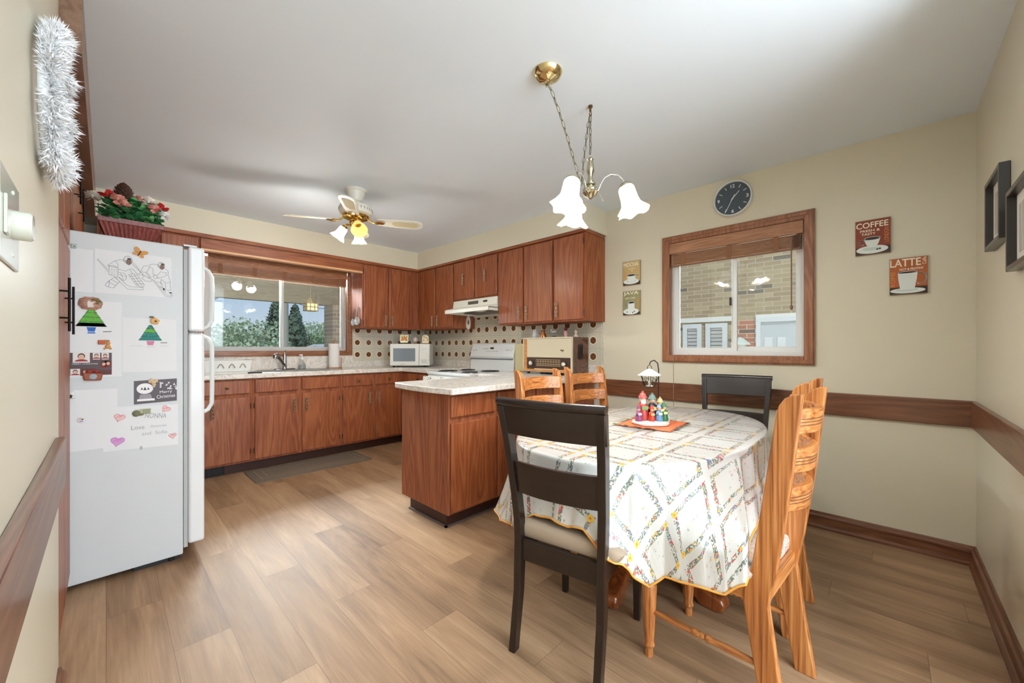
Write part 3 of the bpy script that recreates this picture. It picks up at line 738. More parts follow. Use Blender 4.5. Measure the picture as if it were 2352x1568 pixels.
# ---- microwave
t = thing('microwave', 'small white microwave oven in the worktop corner', 'microwave', (2.49, 4.54, .9355), R(-42))
mw = plain('microwave_white', (232, 232, 224), .3, coat=.2)
rbox(0, .50, 0, .33, .018, .298).obj('body', mw, t, bevel=.008)
rbox(.005, .365, -.018, 0, .022, .294).obj('door', mw, t, bevel=.006)
rbox(.045, .32, -.0205, -.0185, .075, .24).obj('door_window', plain('microwave_glass', (128, 140, 148), .12, coat=.6), t, bevel=.003)
rbox(.37, .495, -.016, 0, .022, .294).obj('control_panel', mw, t, bevel=.005)
MB().at(Matrix.Translation((.43, -.016, .245)) @ Matrix.Rotation(R(90), 4, 'X')).lathe([(0, 0), (.02, 0), (.02, .01), (.016, .016), (0, .017)], 20).obj('timer_knob', plain('knob_white', (244, 244, 240), .2), t, 40)
rbox(.395, .465, -.0185, -.0165, .05, .10).obj('open_button', plain('button_grey', (210, 210, 204), .4), t, bevel=.003)
rbox(.13, .19, -.0195, -.0182, .036, .041).obj('maker_mark', plain('mark_grey2', (150, 150, 146), .5), t)
for x in (.04, .43):
    for y in (.04, .29): MB().cyl((x, y, 0), (x, y, .018), .014, seg=10).obj('foot', plain('foot_dark', (30, 30, 30), .6), t)
# things standing on it: tile on stand, bauble, plaque
z0 = .9355+.2985
def onmw(x, y):
    c_, s_ = math.cos(R(-42)), math.sin(R(-42)); return (2.49+x*c_-y*s_, 4.54+x*s_+y*c_, z0)
t = thing('trivet_tile', 'small cream tile with orange fruit on a stand on the microwave, left', 'ornament', onmw(.16, .09), R(-36))
Mx = Matrix.Rotation(R(-14), 4, 'X')
MB().at(Mx).box(-.052, .052, -.004, .004, .012, .118).obj('tile', plain('cream_tile', (234, 220, 170), .2, coat=.4), t, bevel=.003)
m = MB()
for dx, dz in ((-.018, .055), (.016, .055), (0, .078), (-.022, .072), (.02, .075)):
    m.at(Mx).cyl((dx, -.0042, dz), (dx, -.0075, dz), .016, .012, 14)
m.obj('fruit_motif', plain('orange_fruit', (206, 120, 52), .4), t)
m = MB().at(Mx)
for dx, dz in ((-.03, .095), (.03, .095), (0, .1), (-.034, .045), (.034, .045)): m.cyl((dx, -.0042, dz), (dx, -.006, dz), .009, .004, 6)
m.obj('leaf_motif', plain('leaf_green_tile', (120, 132, 74), .5), t)
MB().tube([(-.06, -.02, .006), (-.05, .0, .02), (-.06, .04, .006)], .005, 6).tube([(.06, -.02, .006), (.05, .0, .02), (.06, .04, .006)], .005, 6).cyl((-.06, 0, .007), (.06, 0, .007), .006, seg=6).obj('stand', plain('dark_stand', (40, 30, 24), .5), t, 50)
t = thing('glass_bauble', 'round glass and pearl ornament in the middle on top of the microwave', 'ornament', onmw(.30, .10))
MB().lathe([(0, 0), (.025, 0), (.022, .006), (.008, .012), (.008, .02)], 18).obj('base', plain('gold_base', (170, 140, 90), .3, .8), t, 40)
MB().sphere((0, 0, .053), .036, 20, 12).obj('globe', plain('pearl_glass', (214, 206, 196), .12, .3, coat=.8), t, 60)
t = thing('wooden_plaque', 'small cream cottage-shaped plaque on the microwave, right', 'ornament', onmw(.43, .10), R(-40))
MB().prism([(-.042, .006), (.042, .006), (.042, .085), (.03, .108), (.0, .118), (-.03, .108), (-.042, .085)], -.007, .007, 'xz').obj('board', plain('plaque_cream', (238, 218, 178), .5), t, bevel=.002)
m = MB(); m.tube([(-.028, -.008, .09), (-.01, -.008, .082), (.012, -.008, .086), (.024, -.008, .066), (.028, -.008, .04)], .003, 6).sphere((-.022, -.008, .048), .006, 8, 6).sphere((-.005, -.008, .103), .005, 8, 6)
m.obj('painted_bird', plain('plaque_brown', (70, 50, 40), .6), t, 50)
rbox(-.048, .048, -.012, .012, 0, .006).obj('foot', plain('dark_stand', (40, 30, 24), .5), t)

# ================================================================ SINK SIDE
chrome = lambda: plain('chrome', (190, 190, 190), .15, 1)
steel = lambda: plain('stainless_steel', (176, 178, 178), .28, 1)
BZ = .9355
t = thing('kitchen_sink', 'double-bowl stainless steel sink set in the worktop under the window', 'sink', (1.42, 4.56, BZ))
m = MB()
def rr_(x0, x1, y0, y1, z, r=.04, n=5):
    p = []
    for cx, cy, a0 in ((x1-r, y1-r, 0), (x0+r, y1-r, 90), (x0+r, y0+r, 180), (x1-r, y0+r, 270)):
        for k in range(n): a = R(a0+90*k/(n-1)); p.append((cx+r*math.cos(a), cy+r*math.sin(a), z))
    return p
m.ring([rr_(-.405, .41, -.2, .24, 0), rr_(-.405, .41, -.2, .24, .006), rr_(-.39, .39, -.18, .22, .007)], True)
m.obj('rim', steel(), t, 40)
for x0, x1 in ((-.37, -.015), (.015, .37)):
    MB().ring([rr_(x0, x1, -.17, .13, .0075), rr_(x0+.01, x1-.01, -.16, .12, .010), rr_(x0+.012, x1-.012, -.158, .118, .0078)], False).obj('bowl', plain('bowl_steel', (120, 122, 122), .2, 1), t, 40)
t = thing('faucet', 'chrome single-lever pull-out faucet behind the sink', 'faucet', (1.35, 4.74, BZ+.0075))
m = MB().lathe([(.0, 0), (.11, 0), (.11, .006), (.03, .012), (.0, .012)], 20); [None for _ in range(1)]
MB().ring([rr_(-.11, .11, -.03, .03, 0, .028), rr_(-.11, .11, -.03, .03, .006, .028), rr_(-.1, .1, -.022, .022, .012, .02)], True).obj('deck_plate', chrome(), t, 40)
MB().lathe([(.024, .01), (.022, .05), (.02, .12), (.021, .15), (.017, .17), (0, .175)], 18).obj('body', chrome(), t, 40)
MB().tube([(0, -.01, .03), (-.03, -.05, .075), (-.07, -.09, .12), (-.105, -.12, .145)], [.014, .015, .017, .02], 12).obj('spout', chrome(), t, 50)
MB().tube([(-.085, -.105, .14), (-.11, -.125, .158), (-.125, -.135, .150), (-.13, -.14, .125)], [.02, .026, .026, .02], 12).obj('spray_head', chrome(), t, 50)
MB().tube([(0, 0, .165), (.0, .0, .19), (.004, -.02, .205)], [.012, .009, .006], 10).obj('lever', chrome(), t, 50)
t = thing('soap_dispenser', 'clear glass soap pump bottle right of the faucet', 'bottle', (1.535, 4.77, BZ+.0075))
gl = plain('clear_glass', (236, 240, 238), .03, trans=1, ior=1.3)
MB().lathe([(0, 0), (.038, 0), (.04, .006), (.039, .05), (.034, .06), (.014, .09), (.012, .11)], 20).obj('bottle', gl, t, 40)
MB().lathe([(0, .005), (.034, .005), (.035, .045), (0, .045)], 20).obj('soap', plain('soap_liquid', (206, 210, 204), .2), t, 40)
MB().lathe([(.014, .108), (.014, .125), (.005, .13), (.005, .155), (0, .155)], 14).box(-.028, .006, -.005, .005, .152, .163).obj('pump', plain('pump_white', (240, 240, 236), .3), t, 40)
t = thing('paper_towel_holder', 'wooden upright paper towel stand on the worktop beside the window', 'holder', (1.885, 4.76, BZ))
rw = oak('x')
MB().lathe([(0, 0), (.088, 0), (.09, .006), (.084, .014), (0, .014)], 28).obj('base', rw, t, 40)
MB().cyl((0, 0, .014), (0, 0, .335), .007).sphere((0, 0, .335), .017, 12, 8, (1, 1, .6)).obj('post', rw, t, 50)
MB().cyl((.078, -.02, .01), (.078, -.02, .13), .005).obj('tension_arm', rw, t)
tag(MB().lathe([(.018, 0), (.06, 0), (.0605, .003), (.0605, .277), (.06, .28), (.018, .28)], 30, (1.885, 4.76, BZ+.0145)).obj('paper_towel_roll', plain('towel_paper', (226, 222, 218), .95), None, 40), 'white roll of paper towels on the wooden stand', 'paper towels')
t = thing('dish_rack', 'white plastic dish drainer on a tray beside the refrigerator', 'dish rack', (.655, 4.37, BZ))
wp = plain('white_plastic', (232, 232, 226), .4)
MB().ring([rr_(-.08, .34, 0, .36, .0, .04), rr_(-.09, .345, -.01, .37, .02, .04), rr_(-.085, .34, -.005, .365, .02, .04), rr_(-.07, .33, .01, .35, .006, .04)], True).obj('tray', wp, t, 40)
m = MB(); o_, i_ = lambda z, e: rr_(-.06-e, .315+e, .03-e, .32+e, z, .03), 0
m.ring([o_(.022, 0), o_(.125, .016), o_(.13, .022), o_(.128, .012), o_(.03, -.004)], False)
m.obj('basket', wp, t, 40)
for i in range(3):
    x = .07+i*.085
    pth = [(x-.024+.048*k/8, .0+.0245-.012, .055+.038*math.sin(PI*k/8)) for k in range(9)]
    MB().tube(pth, .004, 6).obj('slot_rim', plain('slot_shadow_grey', (150, 148, 142), .5), t, 50)
t = thing('sink_stopper', 'black rubber sink mat edge lying between the dish tray and the sink', 'sink mat', (1.0, 4.38, BZ))
MB().ring([rr_(-.07, .05, -.03, .04, .0, .02), rr_(-.07, .05, -.03, .04, .01, .02), rr_(-.06, .04, -.02, .03, .014, .02)], True).obj('pad', plain('black_rubber', (40, 36, 34), .6), t, 40)
# cookware on the cabinet side (panel x=2.13)
for lab, y, z, r in (('small steel measuring pan hanging beside the window, the front one', 4.63, 1.67, .048), ('small steel measuring pan hanging beside the window, behind the front one', 4.74, 1.66, .040)):
    t = thing('measuring_pan', lab, 'pan', (2.13, y, z), 0, 'measuring pans on the cabinet side')
    MB().at(Matrix.Translation((-.004, 0, -.165)) @ Matrix.Rotation(R(-90), 4, 'Y')).lathe([(0, 0), (r-.004, 0), (r, .006), (r+.002, .028), (r-.002, .028), (r-.004, .008), (0, .004)], 24).obj('bowl', plain('pan_steel', (214, 214, 212), .25, .45), t, 40)
    MB().tube([(-.014, 0, -.13), (-.014, 0, -.06), (-.008, 0, -.005)], [.005, .007, .005], 8, flat=(1.4, .5)).obj('handle', plain('pan_handle_dark', (52, 44, 44), .35, .5), t, 50)
    MB().tube([(0, 0, .004), (-.014, 0, .004), (-.016, 0, -.01), (-.01, 0, -.012)], .002, 6).obj('hook', chrome(), t)
t = thing('spoon_rest', 'white leaf-shaped ceramic ornament hanging on the cabinet side under the range hood', 'ornament', (3.13, 3.773, 1.5))
m = MB(); N = 24
def leaf(k, s_): a = 2*PI*k/N; return (s_*.034*math.sin(a)*(1-.25*math.cos(a)), s_*.088*math.cos(a))
m.ring([[(leaf(k, 1)[0], 0, leaf(k, 1)[1]) for k in range(N)], [(leaf(k, 1)[0], -.012, leaf(k, 1)[1]) for k in range(N)], [(leaf(k, .45)[0], -.006, leaf(k, .45)[1]) for k in range(N)]], True)
m.obj('dish', plain('glazed_white', (228, 220, 208), .2, coat=.5), t, 40)
MB().prism([(leaf(k, .3)[0], leaf(k, .3)[1]) for k in range(N)], -.0105, -.0061, 'xz').obj('brown_spot', plain('brown_glaze', (120, 80, 50), .3), t)
# cutting board behind the stove side
t = tag(MB().box(3.16, 3.172, 2.86, 2.995, .922, 1.225).obj('cutting_board', plain('cream_board', (218, 206, 160), .5), None, bevel=.01), 'cream cutting board standing between the stove and the radio', 'cutting board')
t = tag(MB().box(3.19, 3.232, 2.966, 2.99, .921, .99).obj('knife_block', plain('dark_block', (44, 30, 24), .4), None, bevel=.004), 'dark narrow block at the right rear corner of the stove', 'block')

# ---- radio
RZ = .9205
t = thing('table_radio', 'vintage wooden table radio with cream cloth front on the peninsula worktop', 'radio', (2.95, 2.08, RZ))
wr = wood('walnut_case', (60, 32, 20), (86, 48, 30), (110, 66, 42), 'y', .25, 10, .5)
rwood = wood('honey_case', (150, 92, 44), (192, 128, 66), (214, 150, 84), 'y', .3, 14, .4)
m = MB(); m.box(.02, .28, 0, .60, .022, .36); m.obj('case', wr, t, bevel=.006, seg=3)
m = MB(); frame_ring(m, .0, .60, .022, .36, -.002, .02, .012, 'x'); m.obj('front_trim', plain('trim_cream', (206, 192, 164), .35), t, bevel=.002)
rbox(.0, .02, .585, .588, .03, .35); m = MB(); m.add([(.001, .588, .034), (.001, .588, .348), (.018, .545, .348), (.018, .56, .034)], [(0, 1, 2, 3)]); m.box(.002, .018, .55, .586, .036, .346)
m.obj('cheek_panel', rwood, t)
rbox(.002, .016, .012, .548, .165, .346).obj('speaker_cloth', plain('radio_cloth', (206, 194, 166), .85, bump=.6, bscale=900), t)
rbox(.004, .018, .012, .545, .052, .162).obj('dial_panel', plain('dial_brown', (70, 48, 38), .3, coat=.4), t)
rbox(-.014, .02, .012, .588, .03, .05).obj('front_ledge', rwood, t, bevel=.003)
rbox(-.010, -.001, .15, .44, .050, .056).obj('push_buttons', plain('ivory_key', (224, 204, 166), .3), t, bevel=.001)
dg = plain('dial_gold', (206, 186, 140), .35)
for i, z in enumerate((.141, .122, .100, .083)): rbox(.002, .0045, .13, .43, z, z+.003).obj('dial_line', dg, t)
m = MB()
for z in (.130, .110, .091):
    for k in range(9): m.box(.0015, .0045, .14+k*.032, .154+k*.032, z, z+.006)
m.obj('station_marks', plain('station_amber', (150, 124, 84), .4), t); bpy.data.objects['station_marks']['kind'] = 'stuff'
for y in (.085, .49):
    k = MB().at(Matrix.Translation((.004, y, .105)) @ Matrix.Rotation(R(-90), 4, 'Y')); k.lathe([(0, 0), (.03, 0), (.03, .006), (.024, .01), (0, .01)], 24); k.obj('tuning_ring', plain('ring_brown', (52, 36, 28), .25, coat=.5), t, 40)
    k = MB().at(Matrix.Translation((-.006, y, .105)) @ Matrix.Rotation(R(-90), 4, 'Y')); k.lathe([(0, 0), (.019, 0), (.018, .014), (.012, .02), (0, .021)], 24); k.obj('tuning_knob', plain('ivory_knob', (226, 218, 196), .2, .2, coat=.6), t, 40)
A = Art((.0015, .13, .215), (0, -1, 0), (0, 0, 1), (-1, 0, 0)); A.poly([(0, .022), (.012, .03), (.022, .022), (.034, .026), (.048, .016), (.034, .012), (.026, .0), (.018, .012), (.0, .014)], 0)
A.obj('star_emblem', plain('emblem_gold', (120, 100, 52), .35, .6), t)
rbox(.10, .18, -.002, .001, .15, .29).obj('side_vent', plain('vent_dark', (34, 22, 18), .7), t)
for x in (.04, .25):
    for y in (.04, .56): MB().cyl((x, y, 0), (x, y, .022), .014, seg=10).obj('foot', plain('foot_dark', (30, 30, 30), .6), t)
TZ = RZ+.3605
tag(MB().lathe([(0, 0), (.032, 0), (.033, .004), (.03, .02), (.014, .055), (.013, .06), (.022, .072), (.023, .074), (.012, .062), (.026, .02), (0, .01)], 24, (3.02, 2.47, TZ)).tube([(3.02, 2.50, TZ+.03), (3.02, 2.53, TZ+.05), (3.02, 2.51, TZ+.065), (3.02, 2.485, TZ+.062)], .003, 6).obj('copper_jug', plain('copper', (184, 112, 66), .25, .9), None, 50), 'small copper jug standing on top of the radio', 'jug')
t = thing('crystal_figurine', 'clear glass bird figurine on the radio between copper jug and pink bottle', 'figurine', (3.05, 2.36, TZ))
m = MB().lathe([(0, 0), (.035, 0), (.03, .008), (.008, .014), (.008, .035), (0, .035)], 18).obj('base', gl, t, 40)
MB().sphere((0, 0, .052), .022, 14, 8, (1, 1.5, .8)).sphere((0, .035, .072), .012, 12, 8).tube([(0, .045, .073), (0, .066, .070)], [.004, .001], 6).obj('bird', plain('crystal', (214, 218, 214), .05, trans=.6), t, 60)
t = thing('pink_bottle', 'slim pink bottle with dark stopper on the radio', 'bottle', (3.07, 2.235, TZ))
MB().lathe([(0, 0), (.016, 0), (.017, .006), (.016, .055), (.010, .062), (.0, .064)], 16).obj('bottle', plain('pink_glass', (206, 140, 140), .2, coat=.4), t, 40)
MB().lathe([(0, .064), (.011, .064), (.017, .074), (.014, .094), (0, .1)], 16).obj('stopper', plain('stopper_dark', (86, 36, 32), .3), t, 40)
t = thing('figurine', 'tiny cream seashell-like figurine at the right end of the radio top', 'figurine', (3.08, 2.125, TZ))
MB().lathe([(0, 0), (.022, 0), (.02, .008), (.006, .03), (.016, .05), (.0, .07)], 7).obj('shell', plain('shell_cream', (214, 186, 160), .4), t, 30)
t = thing('glass_vase', 'small clear white vase at the left end of the radio top', 'vase', (3.04, 2.60, TZ))
MB().lathe([(0, 0), (.02, 0), (.026, .02), (.02, .05), (.012, .07), (.02, .085)], 16).obj('vase', plain('milky_glass', (222, 226, 230), .08, trans=.4), t, 40)

# ================================================================ REFRIGERATOR SIDE
FY = 2.8197
paper = plain('paper_white', (226, 227, 226), .7)
ink = plain('ink_black', (44, 46, 50), .6)
def sheet(name, label, cat, x0, x1, z0, z1, skew=0.0, mats=None, y=0, group=None, th=.0006, slope=0.0):
    """a sheet of paper on the refrigerator side; Art frame has its origin at the lower left corner"""
    t = thing(name, label, cat, (x0, FY-y, z0), 0, group)
    w, h = x1-x0, z1-z0
    m = MB(); P = [(0, 0), (w, slope), (w+skew, h+slope), (skew, h)]
    m.add([(x, 0, z) for x, z in P]+[(x, -th, z) for x, z in P], [(0, 1, 2, 3), (7, 6, 5, 4), (0, 4, 5, 1), (1, 5, 6, 2), (2, 6, 7, 3), (3, 7, 4, 0)])
    m.obj('paper', mats or paper, t)
    A = Art((0, -th, 0), (1, 0, 0), (0, 0, 1), (0, -1, 0)); return t, A, w, h
# colouring page: a goaltender and a skater
t, A, w, h = sheet('colouring_page', 'colouring page of two ice hockey players in outline, top of the refrigerator side', 'drawing', -.038, .247, 1.447, 1.665)
sx, sy = w/1880, h/1170
def q(p): return [((x-170)*sx, h-(y-110)*sy) for x, y in p]
L = [[(225,370),(470,640)],[(215,395),(470,690)],[(465,510),(600,395),(720,340),(820,330)],[(465,510),(480,560),(500,520),(620,520),(680,560)],[(640,380),(700,470),(690,540)],[(500,520),(480,760),(690,820),(705,560),(500,520)],[(705,600),(880,630),(960,570),(1050,545),(1180,690),(1260,620),(1130,440),(1040,370)],[(990,570),(1040,690)],[(700,690),(840,690),(900,760),(890,860),(830,900),(720,810)],[(760,700),(830,880)],[(720,740),(890,780)],[(620,820),(460,960),(400,1060),(430,1100),(600,1120),(640,1050),(740,930),(620,820)],[(460,960),(640,1050)],[(540,890),(700,980)],[(500,925),(480,1100)],[(1080,670),(950,720),(1060,880),(1150,1000),(1300,1040),(1340,980),(1270,860),(1160,700),(1080,670)],[(1010,720),(1200,1010)],[(1080,690),(1280,1000)],[(980,760),(1150,730)],[(1030,830),(1210,790)],[(1080,900),(1260,860)],[(1120,960),(1320,930)],[(640,830),(920,1120),(1310,1110),(1300,1040),(1000,1050),(900,1010),(720,820)],[(1200,690),(1310,700),(1280,640)],[(1040,420),(1250,620),(1330,700),(1480,760)],
 [(1690,350),(1550,350),(1470,390),(1500,450),(1560,480)],[(1320,440),(1260,560),(1300,610),(1400,600),(1470,460),(1400,410),(1320,440)],[(1400,600),(1520,740)],[(1380,620),(1500,760)],[(1560,480),(1560,640),(1680,660),(1780,520)],[(1870,440),(1960,500),(1970,580),(1900,650),(1770,720),(1650,740)],[(1800,560),(1920,550),(1880,620)],[(1280,780),(1340,700),(1460,760),(1560,800),(1500,850),(1360,850),(1280,780)],[(1560,700),(1620,760),(1700,710),(1600,660),(1560,700)],[(1560,810),(1900,1250),(2070,1240)],[(1590,800),(1930,1210),(2080,1200)],[(1640,860),(1760,850),(1820,900)],[(1780,760),(1890,850),(2020,830),(2030,1060)],[(1960,620),(2030,830)],[(1890,850),(1900,1060),(2040,1060)],[(1780,760),(1760,880),(1860,1060)],[(1720,990),(1780,980),(1860,1060),(1900,1120)],[(1960,1100),(2080,1190)]]
for p in L: A.line(q(p), .0011, 0)
for cx, cy, r_ in ((935, 330, 105), (1780, 370, 88)):
    X_, Y_ = (cx-170)*sx, h-(cy-110)*sy
    A.lay(.0008).ell(X_+.003, Y_-.007, r_*sx*.62, r_*sy*.8, 1)
    A.lay(.0010).arc(X_, Y_, r_*sx, r_*sy*1.15, .0013, 0, -20, 200).line([(X_-r_*sx, Y_-.002), (X_-r_*sx*.5, Y_-.014), (X_+.002, Y_-.021), (X_+r_*sx*.9, Y_-.010), (X_+r_*sx, Y_-.003)], .0012, 0)
    for k in range(4): A.line([(X_-r_*sx*.7+k*r_*sx*.5, Y_+.002), (X_-r_*sx*.3+k*r_*sx*.35, Y_-.016)], .0009, 0)
    A.line([(X_-r_*sx*.9, Y_+.001), (X_+r_*sx*.9, Y_+.001)], .0012, 0).line([(X_-r_*sx*.7, Y_-.007), (X_+r_*sx*.9, Y_-.006)], .0009, 0).poly([(X_-.004, Y_+.013), (X_+.010, Y_+.012), (X_+.013, Y_+.004), (X_+.0, Y_+.006)], 0)
    A.lay(.0006)
for i in range(4):
    for j in range(5): A.ell((540+i*40-170)*sx, h-(570+j*48-110)*sy, .0013, .0013, 0, 6)
A.ell((1850-170)*sx, h-(1040-110)*sy, .004, .006, 0, 10).ell((2030-170)*sx, h-(1130-110)*sy, .006, .0035, 0, 10)
o = A.obj('line_drawing', [ink, plain('sketch_tan', (150, 120, 104), .7)], t)
# plain sheets
sheet('paper_sheet', 'plain folded white sheet at the upper left of the refrigerator side', 'paper', -.118, -.045, 1.445, 1.655)
t, A, w, h = sheet('paper_sheet', 'large plain white sheet under the heart note at the left edge', 'paper', -.122, .04, .675, .97, th=.0005)
def treeart(A, cx, z0, z1, hw, cols, pot, star=True):
    n = 4
    for i in range(n):
        a, b = z0+(z1-z0)*i/n, z0+(z1-z0)*(i+1)/n; wa = hw*(1-i/n*.86); wb = hw*(1-(i+1)/n*.86)
        A.lay(.0008+i*.00005).poly([(cx-wa, a), (cx+wa, a), (cx+wb*.9, b), (cx-wb*.9, b)], cols[i % len(cols)])
        A.lay(.0011).line([(cx-wa, a), (cx+wa, a)], .0022, 5)
    A.lay(.0012).line([(cx-hw, z0), (cx-.003, z1), (cx+.003, z1), (cx+hw, z0)], .0012, 5)
    rnd = random.Random(3)
    for k in range(26):
        v = rnd.random(); ww = hw*(1-v*.9); A.lay(.0013).ell(cx+(rnd.random()*2-1)*ww*.8, z0+(z1-z0)*v*.95+.004, .0017, .0017, rnd.choice([3, 4, 5]), 6)
    A.lay(.0009).poly([(cx-.016, z0-.004), (cx+.016, z0-.004), (cx+.011, z0-.026), (cx-.011, z0-.026)], pot)
tm = [plain('crayon_green', (98, 178, 60), .7), plain('crayon_teal', (40, 132, 122), .7), plain('crayon_blue', (52, 108, 190), .7), plain('crayon_yellow', (190, 186, 80), .7), plain('crayon_red', (186, 92, 80), .7), plain('crayon_dark', (36, 78, 70), .7), plain('crayon_pink', (214, 130, 160), .7), ink]
t, A, w, h = sheet('tree_drawing', 'drawing of a bright green pine in a blue pot, left of the refrigerator side', 'drawing', -.121, .056, 1.03, 1.405, th=.0007)
treeart(A, .071, h-.125, h-.035, .052, [0, 0, 0, 0], 2); A.lay(.0008).poly([(.02, h-.125), (.122, h-.125), (.112, h-.108), (.03, h-.108)], 1)
A.lay(.0009).poly([(.058, h-.160), (.084, h-.160), (.084, h-.154), (.058, h-.154)], 2); A.poly([(.11, h-.152), (.14, h-.150), (.14, h-.147), (.11, h-.149)], 7)
A.obj('pine_artwork', tm, t)
t, A, w, h = sheet('tree_drawing', 'drawing of a teal and yellow pine in a pink pot, right of the refrigerator side', 'drawing', .058, .268, 1.048, 1.33, th=.0009)
treeart(A, .105, h-.115, h-.035, .045, [1, 1, 0, 1], 6); A.lay(.0009).poly([(.145, h-.13), (.172, h-.129), (.172, h-.126), (.145, h-.127)], 7)
for i, (x, L_) in enumerate(((.025, .05), (.09, .03), (.145, .035))): A.lay(.0009).line([(x+L_*k/10, h-.145+.004*((k*7) % 3-1)-.004*(i % 2)) for k in range(11)], .0008, 8)
A.obj('pine_artwork', tm+[plain('pencil_grey', (176, 176, 178), .8)], t)
# photo collage card
t, A, w, h = sheet('photo_card', 'maroon greeting card with a collage of family photos, left of the refrigerator side', 'card', -.121, .02, 1.04, 1.15, mats=plain('card_maroon', (62, 26, 30), .4), y=.0009)
skin, red, dk, pale = 0, 1, 2, 3
def bust(x, z, s_, bgc=3, fw=1.4):
    A.lay(.0007).poly([(x-s_*fw, z-s_*1.3), (x+s_*fw, z-s_*1.3), (x+s_*fw, z+s_*1.3), (x-s_*fw, z+s_*1.3)], bgc)
    A.lay(.0009).ell(x, z-s_*1.0, s_*1.1, s_*.55, red, 14, 0, 0, 180); A.lay(.0011).ell(x, z+s_*.25, s_*.62, s_*.75, dk, 16); A.lay(.0013).ell(x, z+s_*.1, s_*.5, s_*.6, skin, 16)
    A.lay(.0015).ell(x-s_*.2, z+s_*.18, s_*.06, s_*.05, dk, 6).ell(x+s_*.2, z+s_*.18, s_*.06, s_*.05, dk, 6)
bust(.038, .088, .020); bust(.088, .093, .0125, 3, 1.0); bust(.118, .093, .0125, 3, 1.0); bust(.113, .052, .013, 4, .9); bust(.128, .055, .013, 4, .9); bust(.018, .016, .013, 3, 1.2); bust(.05, .016, .013, 4, 1.2)
A.lay(.0008).poly([(.1, .001), (.14, .001), (.14, .024), (.1, .024)], 4)
A.lay(.0009).fitw('MERRY CHRISTMAS', .05, .056, .085, .006, 3)
PH = A.obj('photos', [plain('photo_skin', (222, 178, 152), .6), plain('photo_red', (150, 40, 40), .6), plain('photo_dark', (48, 30, 28), .6), plain('photo_pale', (226, 220, 214), .6), plain('photo_brown', (98, 52, 44), .6)], t); stuff(PH)
# snow-globe card
t, A, w, h = sheet('christmas_card', 'dark grey card with a snow globe and the words Merry Christmas', 'card', .1, .27, .88, 1.002, mats=plain('card_grey', (88, 80, 84), .5), slope=.005)
A.ell(.042, .08, .032, .028, 0); A.lay(.0008).poly([(.016, .02), (.072, .02), (.064, .05), (.024, .05)], 1); A.lay(.0009).poly([(.012, .015), (.08, .015), (.08, .026), (.012, .026)], 0)
for x, z, s_ in ((.03, .075, .008), (.042, .072, .011), (.055, .074, .008)): A.lay(.0009).poly([(x-s_*.6, z), (x+s_*.6, z), (x, z+s_*1.6)], 2)
rnd = random.Random(5)
for k in range(24): A.lay(.0008).ell(.075+.095*rnd.random(), .07+.04*rnd.random(), .004, .004, rnd.choice([0, 0, 3]), 8)
A.lay(.0012).fitw('Merry', .125, .056, .05, .019, 0, .06).fitw('Christmas', .125, .034, .075, .018, 0, .06)
A.obj('card_print', [plain('card_white', (236, 234, 232), .5), plain('card_midgrey', (150, 146, 150), .5), plain('card_dark', (50, 50, 56), .5), plain('card_blush', (214, 186, 176), .5)], t)
# heart note
t, A, w, h = sheet('heart_note', 'white note with four pink crayon hearts and pencil writing', 'note', -.010, .275, .655, .877, slope=-.012, th=.0011)
def heart(cx, cz, s_, mi, rot=0, fill=None):
    p = []
    for k in range(25):
        a = 2*PI*k/24; x = 16*math.sin(a)**3; z = 13*math.cos(a)-5*math.cos(2*a)-2*math.cos(3*a)-math.cos(4*a); x, z = x*s_/17, z*s_/17
        p.append((cx+x*math.cos(rot)-z*math.sin(rot), cz+x*math.sin(rot)+z*math.cos(rot)))
    if fill is not None: A.lay(.0007).poly(p[:-1], fill)
    A.lay(.0010).line(p, .0016, mi)
    for i in range(4): A.lay(.0011).line([(cx-s_*.5+i*s_*.3, cz-s_*.1), (cx-s_*.2+i*s_*.25, cz+s_*.45)], .0012, mi)
heart(.057, .165, .022, 0, -.3, 4); heart(.05, .045, .027, 1, -.2, 5); heart(.235, .19, .020, 0, -.7, 4); heart(.262, .04, .017, 0, .1, 4)
A.lay(.0008).fitw('NONNA', .195, .158, .085, .026, 2, -.12).fitw('Love', .125, .105, .05, .022, 2, -.02).fitw('Antonio', .205, .103, .065, .014, 3, -.02).fitw('and  Sofia', .19, .068, .10, .018, 3, -.02)
CM = A.obj('crayon_marks', [plain('crayon_rose', (206, 96, 104), .7), plain('crayon_violet', (188, 92, 178), .7), plain('pencil_mid', (160, 160, 162), .8), plain('pencil_grey', (176, 176, 178), .8), plain('heart_blush', (232, 196, 194), .8), plain('heart_lilac', (214, 156, 206), .8)], t); stuff(CM)
# magnets
MY = FY-.0014
def magnet(name, label, x, z, y=0): return thing(name, label, 'magnet', (x, MY-y, z), 0, 'magnets on the refrigerator side')
def blob(parent, name, parts, mat, sm=60):
    m = MB()
    for (x, y, z), r, sc in parts: m.sphere((x, -abs(y)-r*sc[1]*.9, z), r, 12, 8, sc)
    return m.obj(name, mat, parent, sm)
t = magnet('butterfly_magnet', 'orange butterfly magnet above the hockey colouring page', .121, 1.668)
m = MB()
for sx_, ax_ in ((-1, 1), (1, 1)):
    for (cx, cz, rx, rz_, rt) in ((.014, .012, .017, .010, .7), (.012, -.008, .012, .008, -.5)):
        P = []
        for k in range(14):
            a = 2*PI*k/14; x, z = rx*math.cos(a), rz_*math.sin(a); P.append((sx_*(cx+x*math.cos(rt)-z*math.sin(rt)), cz+x*math.sin(rt)+z*math.cos(rt)))
        m.prism(P, -.004, -.006, 'xz')
m.at(Matrix.Identity(4)); m.obj('wings', plain('butterfly_orange', (204, 140, 56), .5), t)
MB().tube([(0, -.005, -.014), (0, -.006, .014)], .003, 8).obj('body', plain('butterfly_brown', (90, 56, 30), .5), t, 50)
